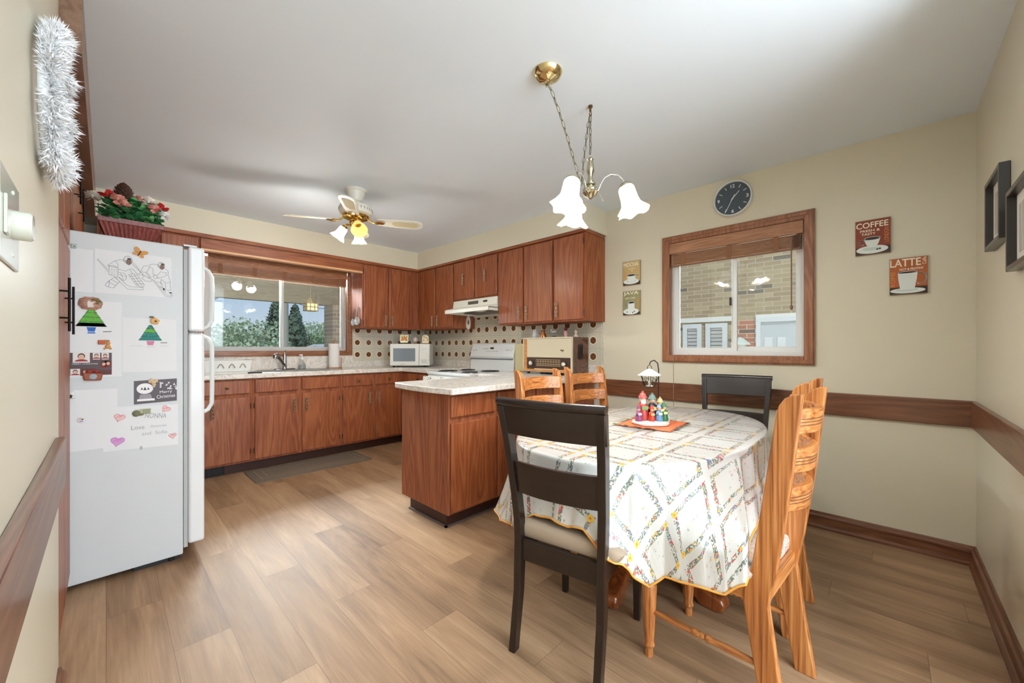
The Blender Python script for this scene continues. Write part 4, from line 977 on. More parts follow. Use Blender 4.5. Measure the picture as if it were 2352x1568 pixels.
t.rotation_euler = (0, R(25), 0)
t = magnet('basket_magnet', 'round woven fan-shaped magnet over the green pine drawing', -.053, 1.392)
MB().at(Matrix.Translation((0, 0, 0)) @ Matrix.Rotation(R(90), 4, 'X')).lathe([(0, 0), (.038, 0), (.042, .004), (.036, .01), (.02, .014), (0, .012)], 24, (0, 0, 0), False, lambda i, a, r, z: (r*(.72+.28*abs(math.cos(a)))*(1+.05*math.sin(a*10)), z)).obj('basket', wood('wicker', (104, 62, 44), (164, 118, 96), (206, 168, 146), 'x', .7, 40), t, 40)
MB().prism([(-.010, -.022), (.012, -.020), (.008, -.002), (.018, .012), (.002, .006), (-.006, .014), (-.012, .002)], -.017, -.011, 'xz').obj('white_ribbon', plain('ribbon_cream', (224, 210, 198), .6), t, bevel=.002)
blob(t, 'dried_sprig', [((.016, .01, .018), .009, (1.6, .5, .7)), ((.028, .01, .010), .007, (1.4, .5, .8)), ((.022, .01, .0), .006, (1.2, .5, .8))], plain('sprig_olive', (120, 104, 60), .6))
t = magnet('teddy_magnet', 'orange teddy bear magnet below the green pine drawing', -.002, 1.195)
rb = plain('teddy_amber', (206, 146, 76), .6)
blob(t, 'teddy', [((.008, 0, -.014), .010, (1, .5, 1)), ((.010, 0, .002), .008, (1, .5, 1)), ((-.002, 0, -.024), .005, (1, .6, 1)), ((.018, 0, -.024), .005, (1, .6, 1))], rb)
m = MB().box(-.026, .0, -.010, -.001, -.004, .018); m.obj('red_sack', plain('sack_red', (186, 92, 52), .6), t, bevel=.003)
blob(t, 'yellow_hat', [((.004, 0, .014), .009, (1.3, .5, .6))], plain('hat_mustard', (170, 130, 84), .6))
t = magnet('honey_pot_magnet', 'brown pot magnet hanging over the photo card', -.044, 1.035, .002)
m = MB().prism([(-.03, -.02), (.028, -.022), (.034, .014), (-.036, .018)], -.014, -.001, 'xz'); m.obj('pot', plain('pot_terracotta', (150, 78, 44), .5), t, bevel=.005, seg=3)
blob(t, 'pot_contents', [((-.014, 0, .024), .011, (1.1, .5, .8)), ((.012, 0, .023), .011, (1.1, .5, .8)), ((0, 0, .03), .008, (1.2, .5, .8))], plain('contents_russet', (140, 50, 40), .6))
MB().at(Matrix.Translation((0, -.0145, -.002)) @ Matrix.Rotation(R(90), 4, 'X')).lathe([(0, 0), (.014, 0), (.013, .002), (0, .003)], 18).obj('pot_label', plain('pot_badge', (150, 160, 166), .5), t, 40)
t = magnet('birdhouse_magnet', 'golden birdhouse magnet topping the teal pine drawing', .18, 1.318)
MB().prism([(-.014, -.014), (.012, -.018), (.020, .004), (.0, .018), (-.018, .008)], -.012, -.001, 'xz').obj('house', plain('birdhouse_gold', (210, 160, 80), .5), t, bevel=.002)
MB().cyl((.003, -.012, -.002), (.003, -.0135, -.002), .005, seg=12).obj('entrance', plain('entrance_dark', (80, 44, 24), .6), t)
blob(t, 'bird', [((-.012, 0, .020), .007, (1.4, .6, .8))], plain('bird_grey', (120, 116, 110), .6))
t = magnet('rose_magnet', 'cream rose magnet holding the snow globe card', .174, .992)
blob(t, 'petals', [((0, 0, 0), .011, (1, .7, 1)), ((-.012, 0, .004), .009, (1, .6, 1)), ((.011, 0, .006), .009, (1, .6, 1)), ((.003, 0, -.012), .009, (1, .6, 1)), ((-.006, 0, .013), .008, (1, .6, 1))], plain('rose_cream', (216, 190, 150), .6))
t = magnet('sketch_magnet', 'green and white boot sketch magnet on top of the heart note', .121, .838, .001)
MB().box(.0, .044, -.003, -.001, -.012, .016).obj('card', plain('olive_card', (176, 176, 140), .6), t)
blob(t, 'boot', [((-.012, 0, -.004), .014, (1.1, .3, 1.2)), ((.004, 0, -.012), .009, (1.5, .3, .7))], plain('boot_olive', (112, 114, 82), .6))
m = MB(); [m.box(.012, .040, -.0034, -.003, .010-.006*i, .0115-.006*i) for i in range(4)]; stuff(m.obj('tiny_print', ink, t))
t = magnet('badge_magnet', 'small round character-free badge magnet low on the plain sheet', -.083, .825)
t['label'] = 'small round multicoloured badge magnet low on the plain sheet'
MB().at(Matrix.Rotation(R(90), 4, 'X')).lathe([(0, .001), (.014, .001), (.013, .004), (0, .005)], 20).obj('badge', plain('badge_white', (224, 214, 216), .3), t, 40)
A = Art((0, -.005, 0), (1, 0, 0), (0, 0, 1), (0, -1, 0)); A.ell(-.003, .006, .006, .003, 0).ell(.004, .003, .004, .003, 1).ell(0, -.006, .007, .003, 2); A.obj('badge_print', [plain('crayon_yellow', (190, 186, 80), .7), plain('badge_navy', (44, 52, 92), .5), plain('badge_lilac', (150, 150, 196), .5)], t)
t = magnet('clip_magnet', 'small clear square clip at the top left corner of the refrigerator side', -.108, 1.662)
MB().box(-.008, .010, -.008, -.001, -.010, .012).obj('clip', plain('clip_grey', (176, 182, 168), .3), t, bevel=.002)
MB().cyl((.002, -.008, -.002), (.002, -.0095, -.002), .003, seg=10).obj('screw', plain('green_screw', (60, 96, 70), .4), t)
t = magnet('snow_magnet', 'black and white magnet at the left edge above the plain sheet', -.114, .948)
blob(t, 'snow', [((0, 0, .008), .012, (1, .6, 1)), ((.006, 0, -.010), .010, (1, .6, .7))], plain('magnet_white', (228, 228, 226), .6)); blob(t, 'dark_figure', [((-.004, .004, -.004), .008, (.8, .7, 1.3))], plain('figure_dark', (40, 44, 40), .5))
t = magnet('hook_magnet', 'tiny clear hook at the lower edge of the heart note', .128, .652)
MB().tube([(-.003, -.002, .008), (-.003, -.003, -.006), (0, -.007, -.009), (.003, -.003, -.006), (.003, -.002, .008)], .0014, 6).obj('hook', plain('clip_grey', (176, 182, 168), .3), t, 50)

# ---- planter on the refrigerator
PX = .097
t = thing('flower_planter', 'red ribbed planter of artificial flowers with a pine cone on the refrigerator', 'planter', (PX, 3.0, 1.741))
m = MB()
def tr(x, y, z, n=26, rib=0):
    p = []
    for sx0, sy0, sx1, sy1 in ((-x, -y, x, -y), (x, -y, x, y), (x, y, -x, y), (-x, y, -x, -y)):
        for k in range(n):
            f_ = k/n; o_ = rib*(k % 2)
            px, py = sx0+(sx1-sx0)*f_, sy0+(sy1-sy0)*f_
            if sy0 == sy1: py -= math.copysign(o_, py)
            else: px -= math.copysign(o_, px)
            p.append((px, py, z))
    return p
m.ring([tr(.092, .05, 0, rib=.0), tr(.094, .052, .004, rib=.003), tr(.122, .07, .092, rib=.003), tr(.126, .074, .094), tr(.130, .078, .118), tr(.124, .072, .118), tr(.118, .066, .10)], True)
m.obj('box', wood('red_ribbed_plastic', (84, 24, 17), (112, 36, 26), (160, 78, 60), 'z', .5, 60), t)
rnd = random.Random(11)
def petal(mb, c, d, L_, w_, cup=.3):
    d = Vector(d).normalized(); c = Vector(c); s_ = d.cross(Vector((.2, .3, 1))).normalized(); nrm = s_.cross(d)
    p = [c, c+d*L_*.35+s_*w_*.45+nrm*L_*cup*.2, c+d*L_*.75+s_*w_*.5+nrm*L_*cup*.6, c+d*L_+nrm*L_*cup, c+d*L_*.75-s_*w_*.5+nrm*L_*cup*.6, c+d*L_*.35-s_*w_*.45+nrm*L_*cup*.2]
    mid = c+d*L_*.55+nrm*L_*cup*.15
    mb.add([tuple(x) for x in p]+[tuple(mid)], [(0, 1, 6), (1, 2, 6), (2, 3, 6), (3, 4, 6), (4, 5, 6), (5, 0, 6)])
for nm, ca, cb, n_ in (('leaves', (24, 84, 48), (70, 150, 84), 240), ('bright_leaves', (70, 160, 80), (160, 214, 150), 90)):
    m = MB()
    for k in range(n_):
        x = rnd.uniform(-.12, .12); y = rnd.uniform(-.07, .06); z = .105+rnd.random()*.12
        a = rnd.uniform(0, 2*PI); petal(m, (x*.9, y, z), (math.cos(a), math.sin(a)-.5, rnd.uniform(-.3, .7)), rnd.uniform(.03, .052), rnd.uniform(.022, .036), rnd.uniform(-.3, .4))
    m.obj(nm, leafmat(nm+'_mat', ca, cb), t)
fl = [('grey_lace_flower', (186, 176, 160), -.145, -.03, .185, .034, 14), ('red_tulip', (176, 32, 28), -.095, -.04, .205, .034, 6), ('pink_flower', (206, 140, 122), -.055, -.06, .185, .036, 9), ('pink_flower', (210, 146, 130), -.03, -.065, .165, .03, 8), ('white_flower', (232, 220, 206), .065, -.04, .205, .036, 12), ('pink_flower', (196, 120, 110), .03, -.04, .21, .026, 7), ('coral_flower', (222, 150, 140), .085, -.06, .175, .03, 9), ('red_rose', (196, 36, 38), .118, -.05, .185, .032, 10), ('white_flower', (226, 224, 220), .13, -.04, .155, .03, 9)]
for nm, cc, x, y, z, r_, n_ in fl:
    m = MB()
    z = .112+(z-.1)*1.15; y -= .025; r_ *= 1.12
    for k in range(n_):
        a = 2*PI*k/n_*1.618*2; el = .2+.9*k/n_
        petal(m, (x, y, z), (math.cos(a), -.25-.5*el+.1, math.sin(a)), r_*(1-.25*el), r_*.75, .3)
    m.sphere((x, y-.006, z+.004), r_*.22, 8, 6)
    m.obj(nm, plain(nm+str(cc[1]), cc, .7), t)
m = MB()
for i in range(11):
    z = .205+i*.0125; r_ = .040*math.sin(PI*min(1, (i+2.2)/12.4))+.004
    for k in range(9):
        a = 2*PI*k/9+i*.35; petal(m, (-.03+.008*math.cos(a), .02+.008*math.sin(a), z), (math.cos(a), math.sin(a), .45), r_, .016, .25)
m.cyl((-.03, .02, .13), (-.03, .02, .34), .008, .004)
m.obj('pine_cone', plain('cone_brown', (84, 58, 46), .6), t)
m = MB(); [m.cyl((x, y, .09), (x*1.05, y-.01, .19), .002, seg=5) for x, y in ((-.12, -.02), (-.08, -.03), (-.04, -.04), (.03, -.03), (.07, -.03), (.11, -.03))]
stuff(m.obj('stems', plain('stem_dark', (34, 60, 36), .7), t))

# ================================================================ CEILING LAMPS
chain_m = plain('chain_brass', (128, 120, 96), .4, .8)
def shade_mat(name, col, strength):
    return plain(name, (250, 248, 240), .25, emit=col, estr=strength)
lit = shade_mat('lit_white_glass', (255, 252, 244), .38)
litw = shade_mat('lit_fan_glass', (255, 250, 232), .55)
warm = plain('amber_frosted_glass', (238, 214, 130), .3, emit=(250, 226, 150), estr=.35)
def lamp_light(name, loc, watt, col, r=.04):
    d = bpy.data.lights.new(name, 'POINT'); d.energy = watt; d.color = col; d.shadow_soft_size = r
    o = bpy.data.objects.new(name, d); C.objects.link(o); o.location = loc; return o
def bell(mat, parent, top, dirv, L_, r0, r1, ruffle=.0, seg=40):
    """open bell shade hanging from top along dirv"""
    d = Vector(dirv).normalized(); M_ = Matrix.Translation(top) @ d.to_track_quat('Z', 'Y').to_matrix().to_4x4()
    pr = [(r0*.45, -.004), (r0*.8, .0), (r0, L_*.10), (r0*1.04, L_*.3), (r0*1.08, L_*.5), (r0*1.22, L_*.68), (r0*1.55, L_*.82), (r1, L_*.95), (r1*1.03, L_)]
    n_ = len(pr)
    def w(i, a, r, z):
        f = max(0, (i-5)/(n_-6)) if i < n_ else 1
        return (r*(1+ruffle*f*math.sin(a*6)), z+ruffle*f*.06*math.cos(a*6))
    inner = [(max(r-.004, .001), z-.001) for r, z in reversed(pr[:-1])]
    m = MB().at(M_); ff = pr+inner
    def w2(i, a, r, z):
        k = i if i < n_ else 2*n_-2-i
        f = max(0, (k-5)/(n_-6)); return (r*(1+ruffle*f*math.sin(a*6)), z+ruffle*f*.06*math.cos(a*6))
    m.lathe(ff, seg, wob=w2)
    o = m.obj('lamp_shade', mat, parent, 60); return o
def chain(parent, pts, pitch=.034, name='chain'):
    # resample
    P = [Vector(p) for p in pts]; segs = []; acc = 0; out = [P[0]]
    for a, b in zip(P[:-1], P[1:]):
        L_ = (b-a).length; dd = pitch-acc
        while dd <= L_:
            out.append(a+(b-a)*(dd/L_)); dd += pitch
        acc = (L_-(dd-pitch))
    m = MB()
    for i in range(len(out)-1):
        a, b = out[i], out[i+1]; c = (a+b)/2; d = (b-a).normalized()
        Q = Matrix.Translation(c) @ d.to_track_quat('Z', 'Y').to_matrix().to_4x4() @ Matrix.Rotation(R(90*(i % 2)+20), 4, 'Z')
        h = pitch*.6
        lp = [(.0075*math.cos(2*PI*k/12)*(1 if abs(math.cos(2*PI*k/12)) > .3 else .9), 0, h*math.sin(2*PI*k/12)) for k in range(12)]
        m.at(Q).tube(lp, .0016, 5, closed=True)
    # the links are one continuous chain; the lamp wire threads them
    m.at(None) if False else None; m.X = None
    m.tube(out, .0016, 5)
    return m.obj(name, chain_m, parent, 60)
# ---- chandelier
HX, HY = 1.77, 1.129
t = thing('chandelier', 'brass three-arm chandelier with ruffled white glass shades hanging by chains', 'chandelier', (HX, HY, ZC))
silver = plain('pale_brass', (196, 188, 160), .16, 1)
cx, cy = 1.416-HX, 1.133-HY
MB().lathe([(.066, 0), (.068, -.004), (.060, -.022), (.040, -.036), (.016, -.042), (.010, -.05), (0, -.052)], 32, (cx, cy, 0)).obj('ceiling_canopy', brassb(), t, 40)
for a in (.8, 3.9): MB().sphere((cx+.045*math.cos(a), cy+.045*math.sin(a), -.036), .005, 8, 6).obj('canopy_screw', brassb(), t, 60)
MB().lathe([(0, 0), (.012, 0), (.012, -.008), (.006, -.014), (.006, -.03), (0, -.032)], 14).tube([(0, 0, -.028), (.010, 0, -.036), (.008, 0, -.05), (-.006, 0, -.052), (-.01, 0, -.04)], .003, 6).obj('ceiling_hook', brass(), t, 40)
# swag chain: canopy -> low point beside the lamp -> hook
lowx, lowy = -.085, .0
sw = []
for k in range(13):
    f_ = k/12; sag = .40*(f_**1.25); sw.append((cx+(lowx-cx)*f_, cy+(lowy-cy)*f_+.0, -.05-sag))
for k in range(1, 11):
    f_ = k/10; sw.append((lowx*(1-f_)-.006*f_, lowy*(1-f_), -.45+.405*(f_**.85)))
chain(t, sw, .034, 'swag_chain'); chain(t, [(0, 0, -.05), (0, 0, -.28)], .034, 'drop_chain')
MB().lathe([(0, -.272), (.008, -.274), (.013, -.284), (.010, -.292), (.012, -.298), (.014, -.32), (.016, -.345), (.011, -.36), (.010, -.385), (.013, -.395), (.012, -.405), (.022, -.412), (.022, -.418), (.014, -.424), (.014, -.43), (.028, -.436), (.03, -.444), (.028, -.45), (.031, -.458), (.024, -.474), (.012, -.484), (.008, -.49), (0, -.492)], 28, wob=lambda i, a, r, z: (r*1.3, z)).obj('column', silver, t, 35)
Rv = Vector((math.cos(R(46.12)), -math.sin(R(46.12)), 0)); Fv = Vector((math.sin(R(46.12)), math.cos(R(46.12)), 0))
for i, ph in enumerate((4, 130, 254)):
    # arm azimuths measured in the room: three arms 120 degrees apart
    az = R(ph); d = Rv*math.cos(az)-Fv*math.sin(az)
    rr = [(0.02, -.452), (.045, -.44), (.06, -.405), (.08, -.372), (.115, -.352), (.155, -.358), (.18, -.378), (.192, -.402)]
    MB().tube([tuple(d*(r*.92)+Vector((0, 0, z-(.035 if i == 1 else .012)*min(1, r/.1)))) for r, z in rr], .004, 8).obj('arm', plain('glass_arm', (206, 206, 200), .12, .8, coat=.4), t, 60)
    dn = (d*.30+Vector((0, 0, -1))).normalized(); base = d*.177+Vector((0, 0, -.402-(.035 if i == 1 else .012)))
    MB().at(Matrix.Translation(base) @ dn.to_track_quat('Z', 'Y').to_matrix().to_4x4()).lathe([(0, -.004), (.020, -.002), (.034, .010), (.035, .022), (.030, .022), (0, .018)], 20).obj('shade_holder', silver, t, 40)
    s_ = bell(lit, t, base+dn*.016, dn, .145, .042, .080, .11)
    MB().sphere(tuple(base+dn*.07), .022, 12, 8).obj('bulb', plain('bulb', (255, 255, 250), .3, emit=(255, 250, 236), estr=3), s_, 60)
    w_ = Vector((HX, HY, ZC))+base+dn*.13
    lamp_light('chandelier_lamp', tuple(w_), 10, (1, .97, .94), .05)
MB().tube([(.03, -.02, -.445), (.045, -.035, -.47), (.055, -.045, -.5)], .003, 6).obj('finial_hook', plain('glass_arm', (206, 206, 200), .12, .8, coat=.4), t, 60)
# ---- ceiling fan
FX, FYY = 1.40, 3.10
t = thing('ceiling_fan', 'cream ceiling fan with four blades and a brass three-shade light kit', 'ceiling fan', (FX, FYY, ZC))
cr = plain('fan_cream', (222, 218, 204), .4); gold = plain('polished_gold', (214, 176, 92), .15, 1)
MB().lathe([(.088, 0), (.086, -.006), (.07, -.02), (.066, -.05), (.052, -.075), (.05, -.09), (0, -.09)], 30).obj('canopy', cr, t, 35)
m = MB().lathe([(.04, -.085), (.045, -.11), (.10, -.122), (.122, -.134), (.126, -.15), (.126, -.178), (.120, -.194), (.10, -.206), (0, -.208)], 36); m.obj('motor_housing', cr, t, 35)
m = MB()
for k in range(30):
    a = 2*PI*k/30; m.box(-.001, .001, -.003, .003, -.012, .012) if False else None
    m.cyl((.127*math.cos(a), .127*math.sin(a), -.155), (.127*math.cos(a), .127*math.sin(a), -.172), .0035, seg=5)
stuff(m.obj('perforated_band', plain('band_grey', (168, 164, 154), .5), t))
MB().lathe([(.10, -.206), (.104, -.212), (.098, -.226), (.075, -.235), (.06, -.238), (.06, -.242), (0, -.242)], 30).obj('brass_ring', gold, t, 35)
MB().lathe([(.045, -.24), (.05, -.245), (.042, -.255), (.05, -.262), (.045, -.275), (.028, -.29), (.030, -.305), (.014, -.318), (0, -.322)], 28).obj('light_fitter', gold, t, 35)
for k in range(4):
    a = R(-31+90*k); Rz = Matrix.Rotation(a, 4, 'Z')
    irn = MB().at(Rz).tube([(.09, 0, -.225), (.13, 0, -.25), (.17, 0, -.25)], [.008, .006, .008], 8).prism([(.155, -.03), (.19, -.04), (.21, -.02), (.225, 0), (.21, .02), (.19, .04), (.155, .03), (.17, 0)], -.254, -.249, 'xy')
    bl = MB().at(Rz @ Matrix.Translation((0, 0, -.244)) @ Matrix.Rotation(R(-13), 4, 'X'))
    P = [(.17, -.046), (.30, -.058), (.46, -.064), (.505, -.052), (.525, -.03), (.532, 0), (.525, .03), (.505, .052), (.46, .064), (.30, .058), (.17, .046)]
    b = bl.prism(P, -.004, .004, 'xy').obj('blade', cr, t, bevel=.0015)
    cane = MB().at(Rz @ Matrix.Translation((0, 0, -.244)) @ Matrix.Rotation(R(-13), 4, 'X'))
    cane.prism([(.30, -.035), (.46, -.042), (.49, -.02), (.49, .02), (.46, .042), (.30, .035), (.275, 0)], -.0048, -.0042, 'xy').obj('cane_inset', plain('cane_cream', (206, 194, 156), .6, bump=.8, bscale=700), b)
    i2 = irn.obj('blade_iron', gold, t, 40); i2.modifiers.clear()
for i, (ph, mt) in enumerate(((178, litw), (300, warm), (98, litw))):
    az = R(ph); d = Rv*math.cos(az)+Fv*math.sin(az); base = d*.055+Vector((0, 0, -.28))
    MB().tube([tuple(d*.03+Vector((0, 0, -.285))), tuple(base+d*.02+Vector((0, 0, .006))), tuple(base+d*.032+Vector((0, 0, -.01)))], .008, 8).obj('light_arm', gold, t, 50)
    dn = (d*(.75, 1.15, .3)[i]+Vector((0, 0, -1))).normalized(); b0 = base+d*.03+Vector((0, 0, -.008))
    MB().at(Matrix.Translation(b0) @ dn.to_track_quat('Z', 'Y').to_matrix().to_4x4()).lathe([(0, -.004), (.018, -.002), (.026, .008), (.027, .02), (0, .016)], 18).obj('shade_holder', gold, t, 40)
    s_ = bell(mt, t, b0+dn*.014, dn, .105, .034, .060, .02)
    if i != 1: MB().sphere(tuple(b0+dn*.055), .02, 12, 8).obj('bulb', plain('bulb', (255, 255, 250), .3, emit=(255, 250, 236), estr=3), s_, 60)
    if i != 1: lamp_light('fan_lamp', tuple(Vector((FX, FYY, ZC))+b0+dn*.12), 11, (1, .94, .86), .06)
MB().cyl((.02, -.02, -.30), (.02, -.02, -.42), .0012, seg=5).sphere((.02, -.02, -.425), .005, 8, 6).obj('pull_chain', gold, t)

# ================================================================ WALL THINGS
bw = blindw()
# side window blind
t = thing('window_blind', 'wooden slat blind raised to the top of the side window', 'blind', (XW-.012, 0, 0), 0)
rbox(-.02, .0, .405, 1.297, 1.945, 2.03).obj('valance', bw, t, bevel=.003)
m = MB(); [m.box(-.004, .046, .42, 1.285, 1.862+.0075*i, 1.867+.0075*i) for i in range(11)]; m.obj('stacked_slats', bw, t)
rbox(-.006, .046, .42, 1.285, 1.848, 1.86).obj('bottom_rail', bw, t, bevel=.002)
dkc = plain('blind_cord_dark', (92, 62, 44), .7)
for y in (.56, .855, 1.19): rbox(-.0075, -.0045, y-.018, y+.018, 1.85, 1.944).obj('ladder_tape', plain('tape_brown', (138, 94, 64), .8), t)
rbox(-.0075, -.0045, .424, .46, 1.852, 1.94).obj('ladder_tape', plain('tape_dark', (84, 54, 40), .8), t)
MB().cyl((-.012, .47, 1.93), (-.012, .47, 1.46), .004, seg=8).sphere((-.012, .47, 1.45), .009, 8, 6, (1, 1, 2)).obj('tilt_wand', plain('wand_brown', (132, 104, 84), .5), t, 50)
MB().tube([(-.012, 1.262, 1.93), (-.012, 1.262, 1.2), (-.03, 1.258, 1.08), (-.03, 1.256, .55)], .0022, 6).obj('lift_cord', plain('cord_taupe', (150, 128, 104), .8), t)
# sink window blind
t = thing('window_blind', 'wooden slat blind raised to the top of the wide sink window', 'blind', (0, YW-.012, 0), 0)
bx_ = wood('blind_wood_x', (120, 72, 42), (156, 100, 64), (184, 130, 90), 'x', .5, 30, 0)
rbox(.70, 2.085, -.03, -.01, 2.03, 2.135).obj('valance', bx_, t, bevel=.003)
m = MB(); [m.box(.71, 2.075, -.03+.002, .03, 1.952+.0078*i, 1.957+.0078*i) for i in range(10)]; m.obj('stacked_slats', bx_, t)
rbox(.71, 2.075, -.028, .03, 1.936, 1.95).obj('bottom_rail', bx_, t, bevel=.002)
for x in (.80, 1.1, 1.39, 1.69, 1.99): rbox(x-.018, x+.018, -.034, -.031, 1.936, 2.03).obj('ladder_tape', plain('tape_brown', (138, 94, 64), .8), t)
MB().tube([(2.04, -.036, 1.95), (2.045, -.036, 1.5), (2.05, -.036, 1.3)], .0022, 6).tube([(2.06, -.036, 1.95), (2.062, -.036, 1.55)], .003, 6).obj('lift_cord', plain('cord_taupe', (150, 128, 104), .8), t)
# wall clock
t = thing('wall_clock', 'round charcoal wall clock with a silver rim above the side window', 'clock', (XW, .829, 2.286))
MW = Matrix.Rotation(R(-90), 4, 'Y')
MB().at(MW).lathe([(.0, .0), (.122, .0), (.128, .004), (.130, .030), (.127, .036), (.120, .035), (.118, .028), (.118, .020), (0, .020)], 56).obj('rim', plain('silver_rim', (226, 228, 228), .3, .35), t, 35)
MB().at(MW).cyl((0, 0, .0201), (0, 0, .0212), .1175, seg=56).obj('dial', plain('dial_charcoal', (74, 84, 92), .35), t)
A = Art((-.0213, 0, 0), (0, -1, 0), (0, 0, 1), (-1, 0, 0))
for k in range(12):
    a = PI/2-2*PI*k/12
    if k % 3: A.line([(.082*math.cos(a), .082*math.sin(a)), (.104*math.cos(a), .104*math.sin(a))], .0042, 0)
for s_, x, z in (('12', 0, .093), ('3', .096, 0), ('6', 0, -.093), ('9', -.096, 0)): A.fitw(s_, x, z, .026 if s_ == '12' else .015, .024, 0, 0, .0008)
stuff(A.obj('numerals', plain('numeral_white', (226, 232, 236), .4), t))
for nm, ang, L0, L1, w_, h in (('hour_hand', 43, -.014, .062, .005, .0232), ('minute_hand', 207, -.03, .108, .004, .0245)):
    a = R(90-ang); A = Art((-h, 0, 0), (0, -1, 0), (0, 0, 1), (-1, 0, 0)); A.line([(L0*math.cos(a), L0*math.sin(a)), (L1*math.cos(a), L1*math.sin(a))], w_, 0); A.obj(nm, plain('numeral_white', (226, 232, 236), .4), t)
MB().at(MW).cyl((0, 0, .0212), (0, 0, .027), .005, seg=14).obj('hub', plain('numeral_white', (226, 232, 236), .4), t)
# coffee signs : art plane faces -X, right = -Y
def sign(label, y0, y1, z0, z1, mats):
    t = thing('coffee_sign', label, 'sign', (XW-.002, y1, z0), 0, 'coffee signs on the beige wall')
    w, h = y1-y0, z1-z0
    MB().box(-.014, 0, -w, 0, 0, h).obj('board', plain('sign_edge', (150, 128, 96), .6), t, bevel=.001)
    return t, Art((-.0142, 0, 0), (0, -1, 0), (0, 0, 1), (-1, 0, 0)), w, h
sm = lambda bgc, tbl, nm: [plain('sign_bg_'+nm, bgc, .6), plain('sign_cream', (240, 232, 208), .6), plain('sign_cup', (226, 232, 226), .5), plain('sign_coffee', (52, 34, 28), .5), plain('sign_accent_'+nm, (214, 140, 74), .6), plain('sign_table_'+nm, tbl, .6), plain('sign_shadow', (200, 212, 206), .6)]
def bg2(A, w, h, hz): A.lay(.0003).poly([(.002, .002), (w-.002, .002), (w-.002, h-.002), (.002, h-.002)], 0); A.lay(.0005).poly([(.002, .002), (w-.002, .002), (w-.002, hz), (.002, hz)], 5)
t, A, w, h = sign('square red brown wall sign reading COFFEE with a cup and two beans', -.015, .144, 1.745, 1.957, sm)
bg2(A, w, h, h*.22); A.lay(.0008).fitw('COFFEE', w*.48, h*.85, w*.9, h*.16, 1, .0, .0009).fitw('FRESH &', w*.42, h*.69, w*.56, h*.065, 1, 0, .0004).fitw('TASTY', w*.38, h*.595, w*.40, h*.065, 1, 0, .0004).fitw('LONDON', w*.88, h*.52, h*.42, w*.12, 4, PI/2)
A.lay(.0009).ell(w*.48, h*.14, w*.45, h*.115, 2, 36); A.lay(.0011).ell(w*.47, h*.16, w*.26, h*.05, 6, 28)
A.lay(.0013).poly([(w*.25, h*.46), (w*.72, h*.46), (w*.66, h*.3), (w*.58, h*.2), (w*.40, h*.2), (w*.31, h*.3)], 2); A.ell(w*.485, h*.46, w*.235, h*.045, 2, 30); A.lay(.0016).ell(w*.485, h*.46, w*.205, h*.035, 3, 30)
A.lay(.0014).arc(w*.2, h*.36, w*.09, h*.075, .0045, 2, 20, 300); A.lay(.0013).ell(w*.63, h*.13, w*.035, h*.022, 3, 12).ell(w*.70, h*.14, w*.035, h*.022, 3, 12)
A.obj('print', sm((140, 66, 44), (70, 44, 38), 'coffee'), t)
t, A, w, h = sign('square orange wall sign reading LATTE, lower right of the four coffee signs', -.166, -.009, 1.488, 1.70, sm)
bg2(A, w, h, h*.2); A.lay(.0008).fitw('LATTE', w*.42, h*.87, w*.8, h*.2, 1, 0, .0009).fitw('HOT & FROTHY', w*.58, h*.685, w*.62, h*.06, 1, 0, .0004).fitw('ROME', w*.09, h*.43, h*.42, w*.12, 4, PI/2).fitw('Caffe', w*.91, h*.88, h*.2, w*.1, 1, PI/2)
A.lay(.0009).ell(w*.48, h*.1, w*.46, h*.075, 2, 36); A.lay(.0011).ell(w*.47, h*.12, w*.3, h*.04, 6, 28)
A.lay(.0013).poly([(w*.22, h*.6), (w*.74, h*.6), (w*.72, h*.4), (w*.66, h*.12), (w*.29, h*.12), (w*.24, h*.4)], 2); A.ell(w*.48, h*.6, w*.26, h*.028, 2, 30); A.lay(.0016).ell(w*.48, h*.602, w*.23, h*.016, 3, 30)
A.lay(.0012).arc(w*.80, h*.42, w*.16, h*.15, .006, 2, -110, 130, 20); A.obj('print', sm((178, 96, 48), (58, 38, 34), 'latte'), t)
t, A, w, h = sign('small tan wall sign reading MOCHA left of the side window, upper one', 1.557, 1.719, 1.735, 1.948, sm)
bg2(A, w, h, h*.16); A.lay(.0008).fitw('MOCHA', w*.47, h*.86, w*.86, h*.17, 1, 0, .0006).fitw('WARM', w*.5, h*.68, w*.4, h*.06, 1).fitw('&', w*.54, h*.59, w*.1, h*.05, 1).fitw('PARIS', w*.11, h*.42, h*.4, w*.14, 4, PI/2)
A.lay(.0009).ell(w*.48, h*.15, w*.45, h*.11, 2, 36); A.lay(.0011).ell(w*.47, h*.17, w*.26, h*.05, 6, 28)
A.lay(.0013).poly([(w*.24, h*.42), (w*.74, h*.42), (w*.70, h*.2), (w*.6, h*.13), (w*.38, h*.13), (w*.28, h*.2)], 2); A.ell(w*.49, h*.42, w*.25, h*.045, 2, 30); A.lay(.0016).ell(w*.49, h*.42, w*.21, h*.03, 3, 30); A.lay(.0012).arc(w*.78, h*.33, w*.09, h*.08, .005, 2, -120, 120, 16)
A.obj('print', sm((196, 168, 112), (60, 42, 40), 'mocha'), t)
t, A, w, h = sign('small olive wall sign reading JAVA left of the side window, below MOCHA', 1.557, 1.719, 1.47, 1.684, sm)
bg2(A, w, h, h*.13); A.lay(.0008).fitw('JAVA', w*.47, h*.89, w*.86, h*.17, 1, 0, .0007).fitw('with a kick', w*.42, h*.71, w*.6, h*.09, 1).fitw('MILAN', w*.88, h*.45, h*.4, w*.16, 4, PI/2)
A.lay(.0009).ell(w*.47, h*.15, w*.45, h*.13, 2, 36)
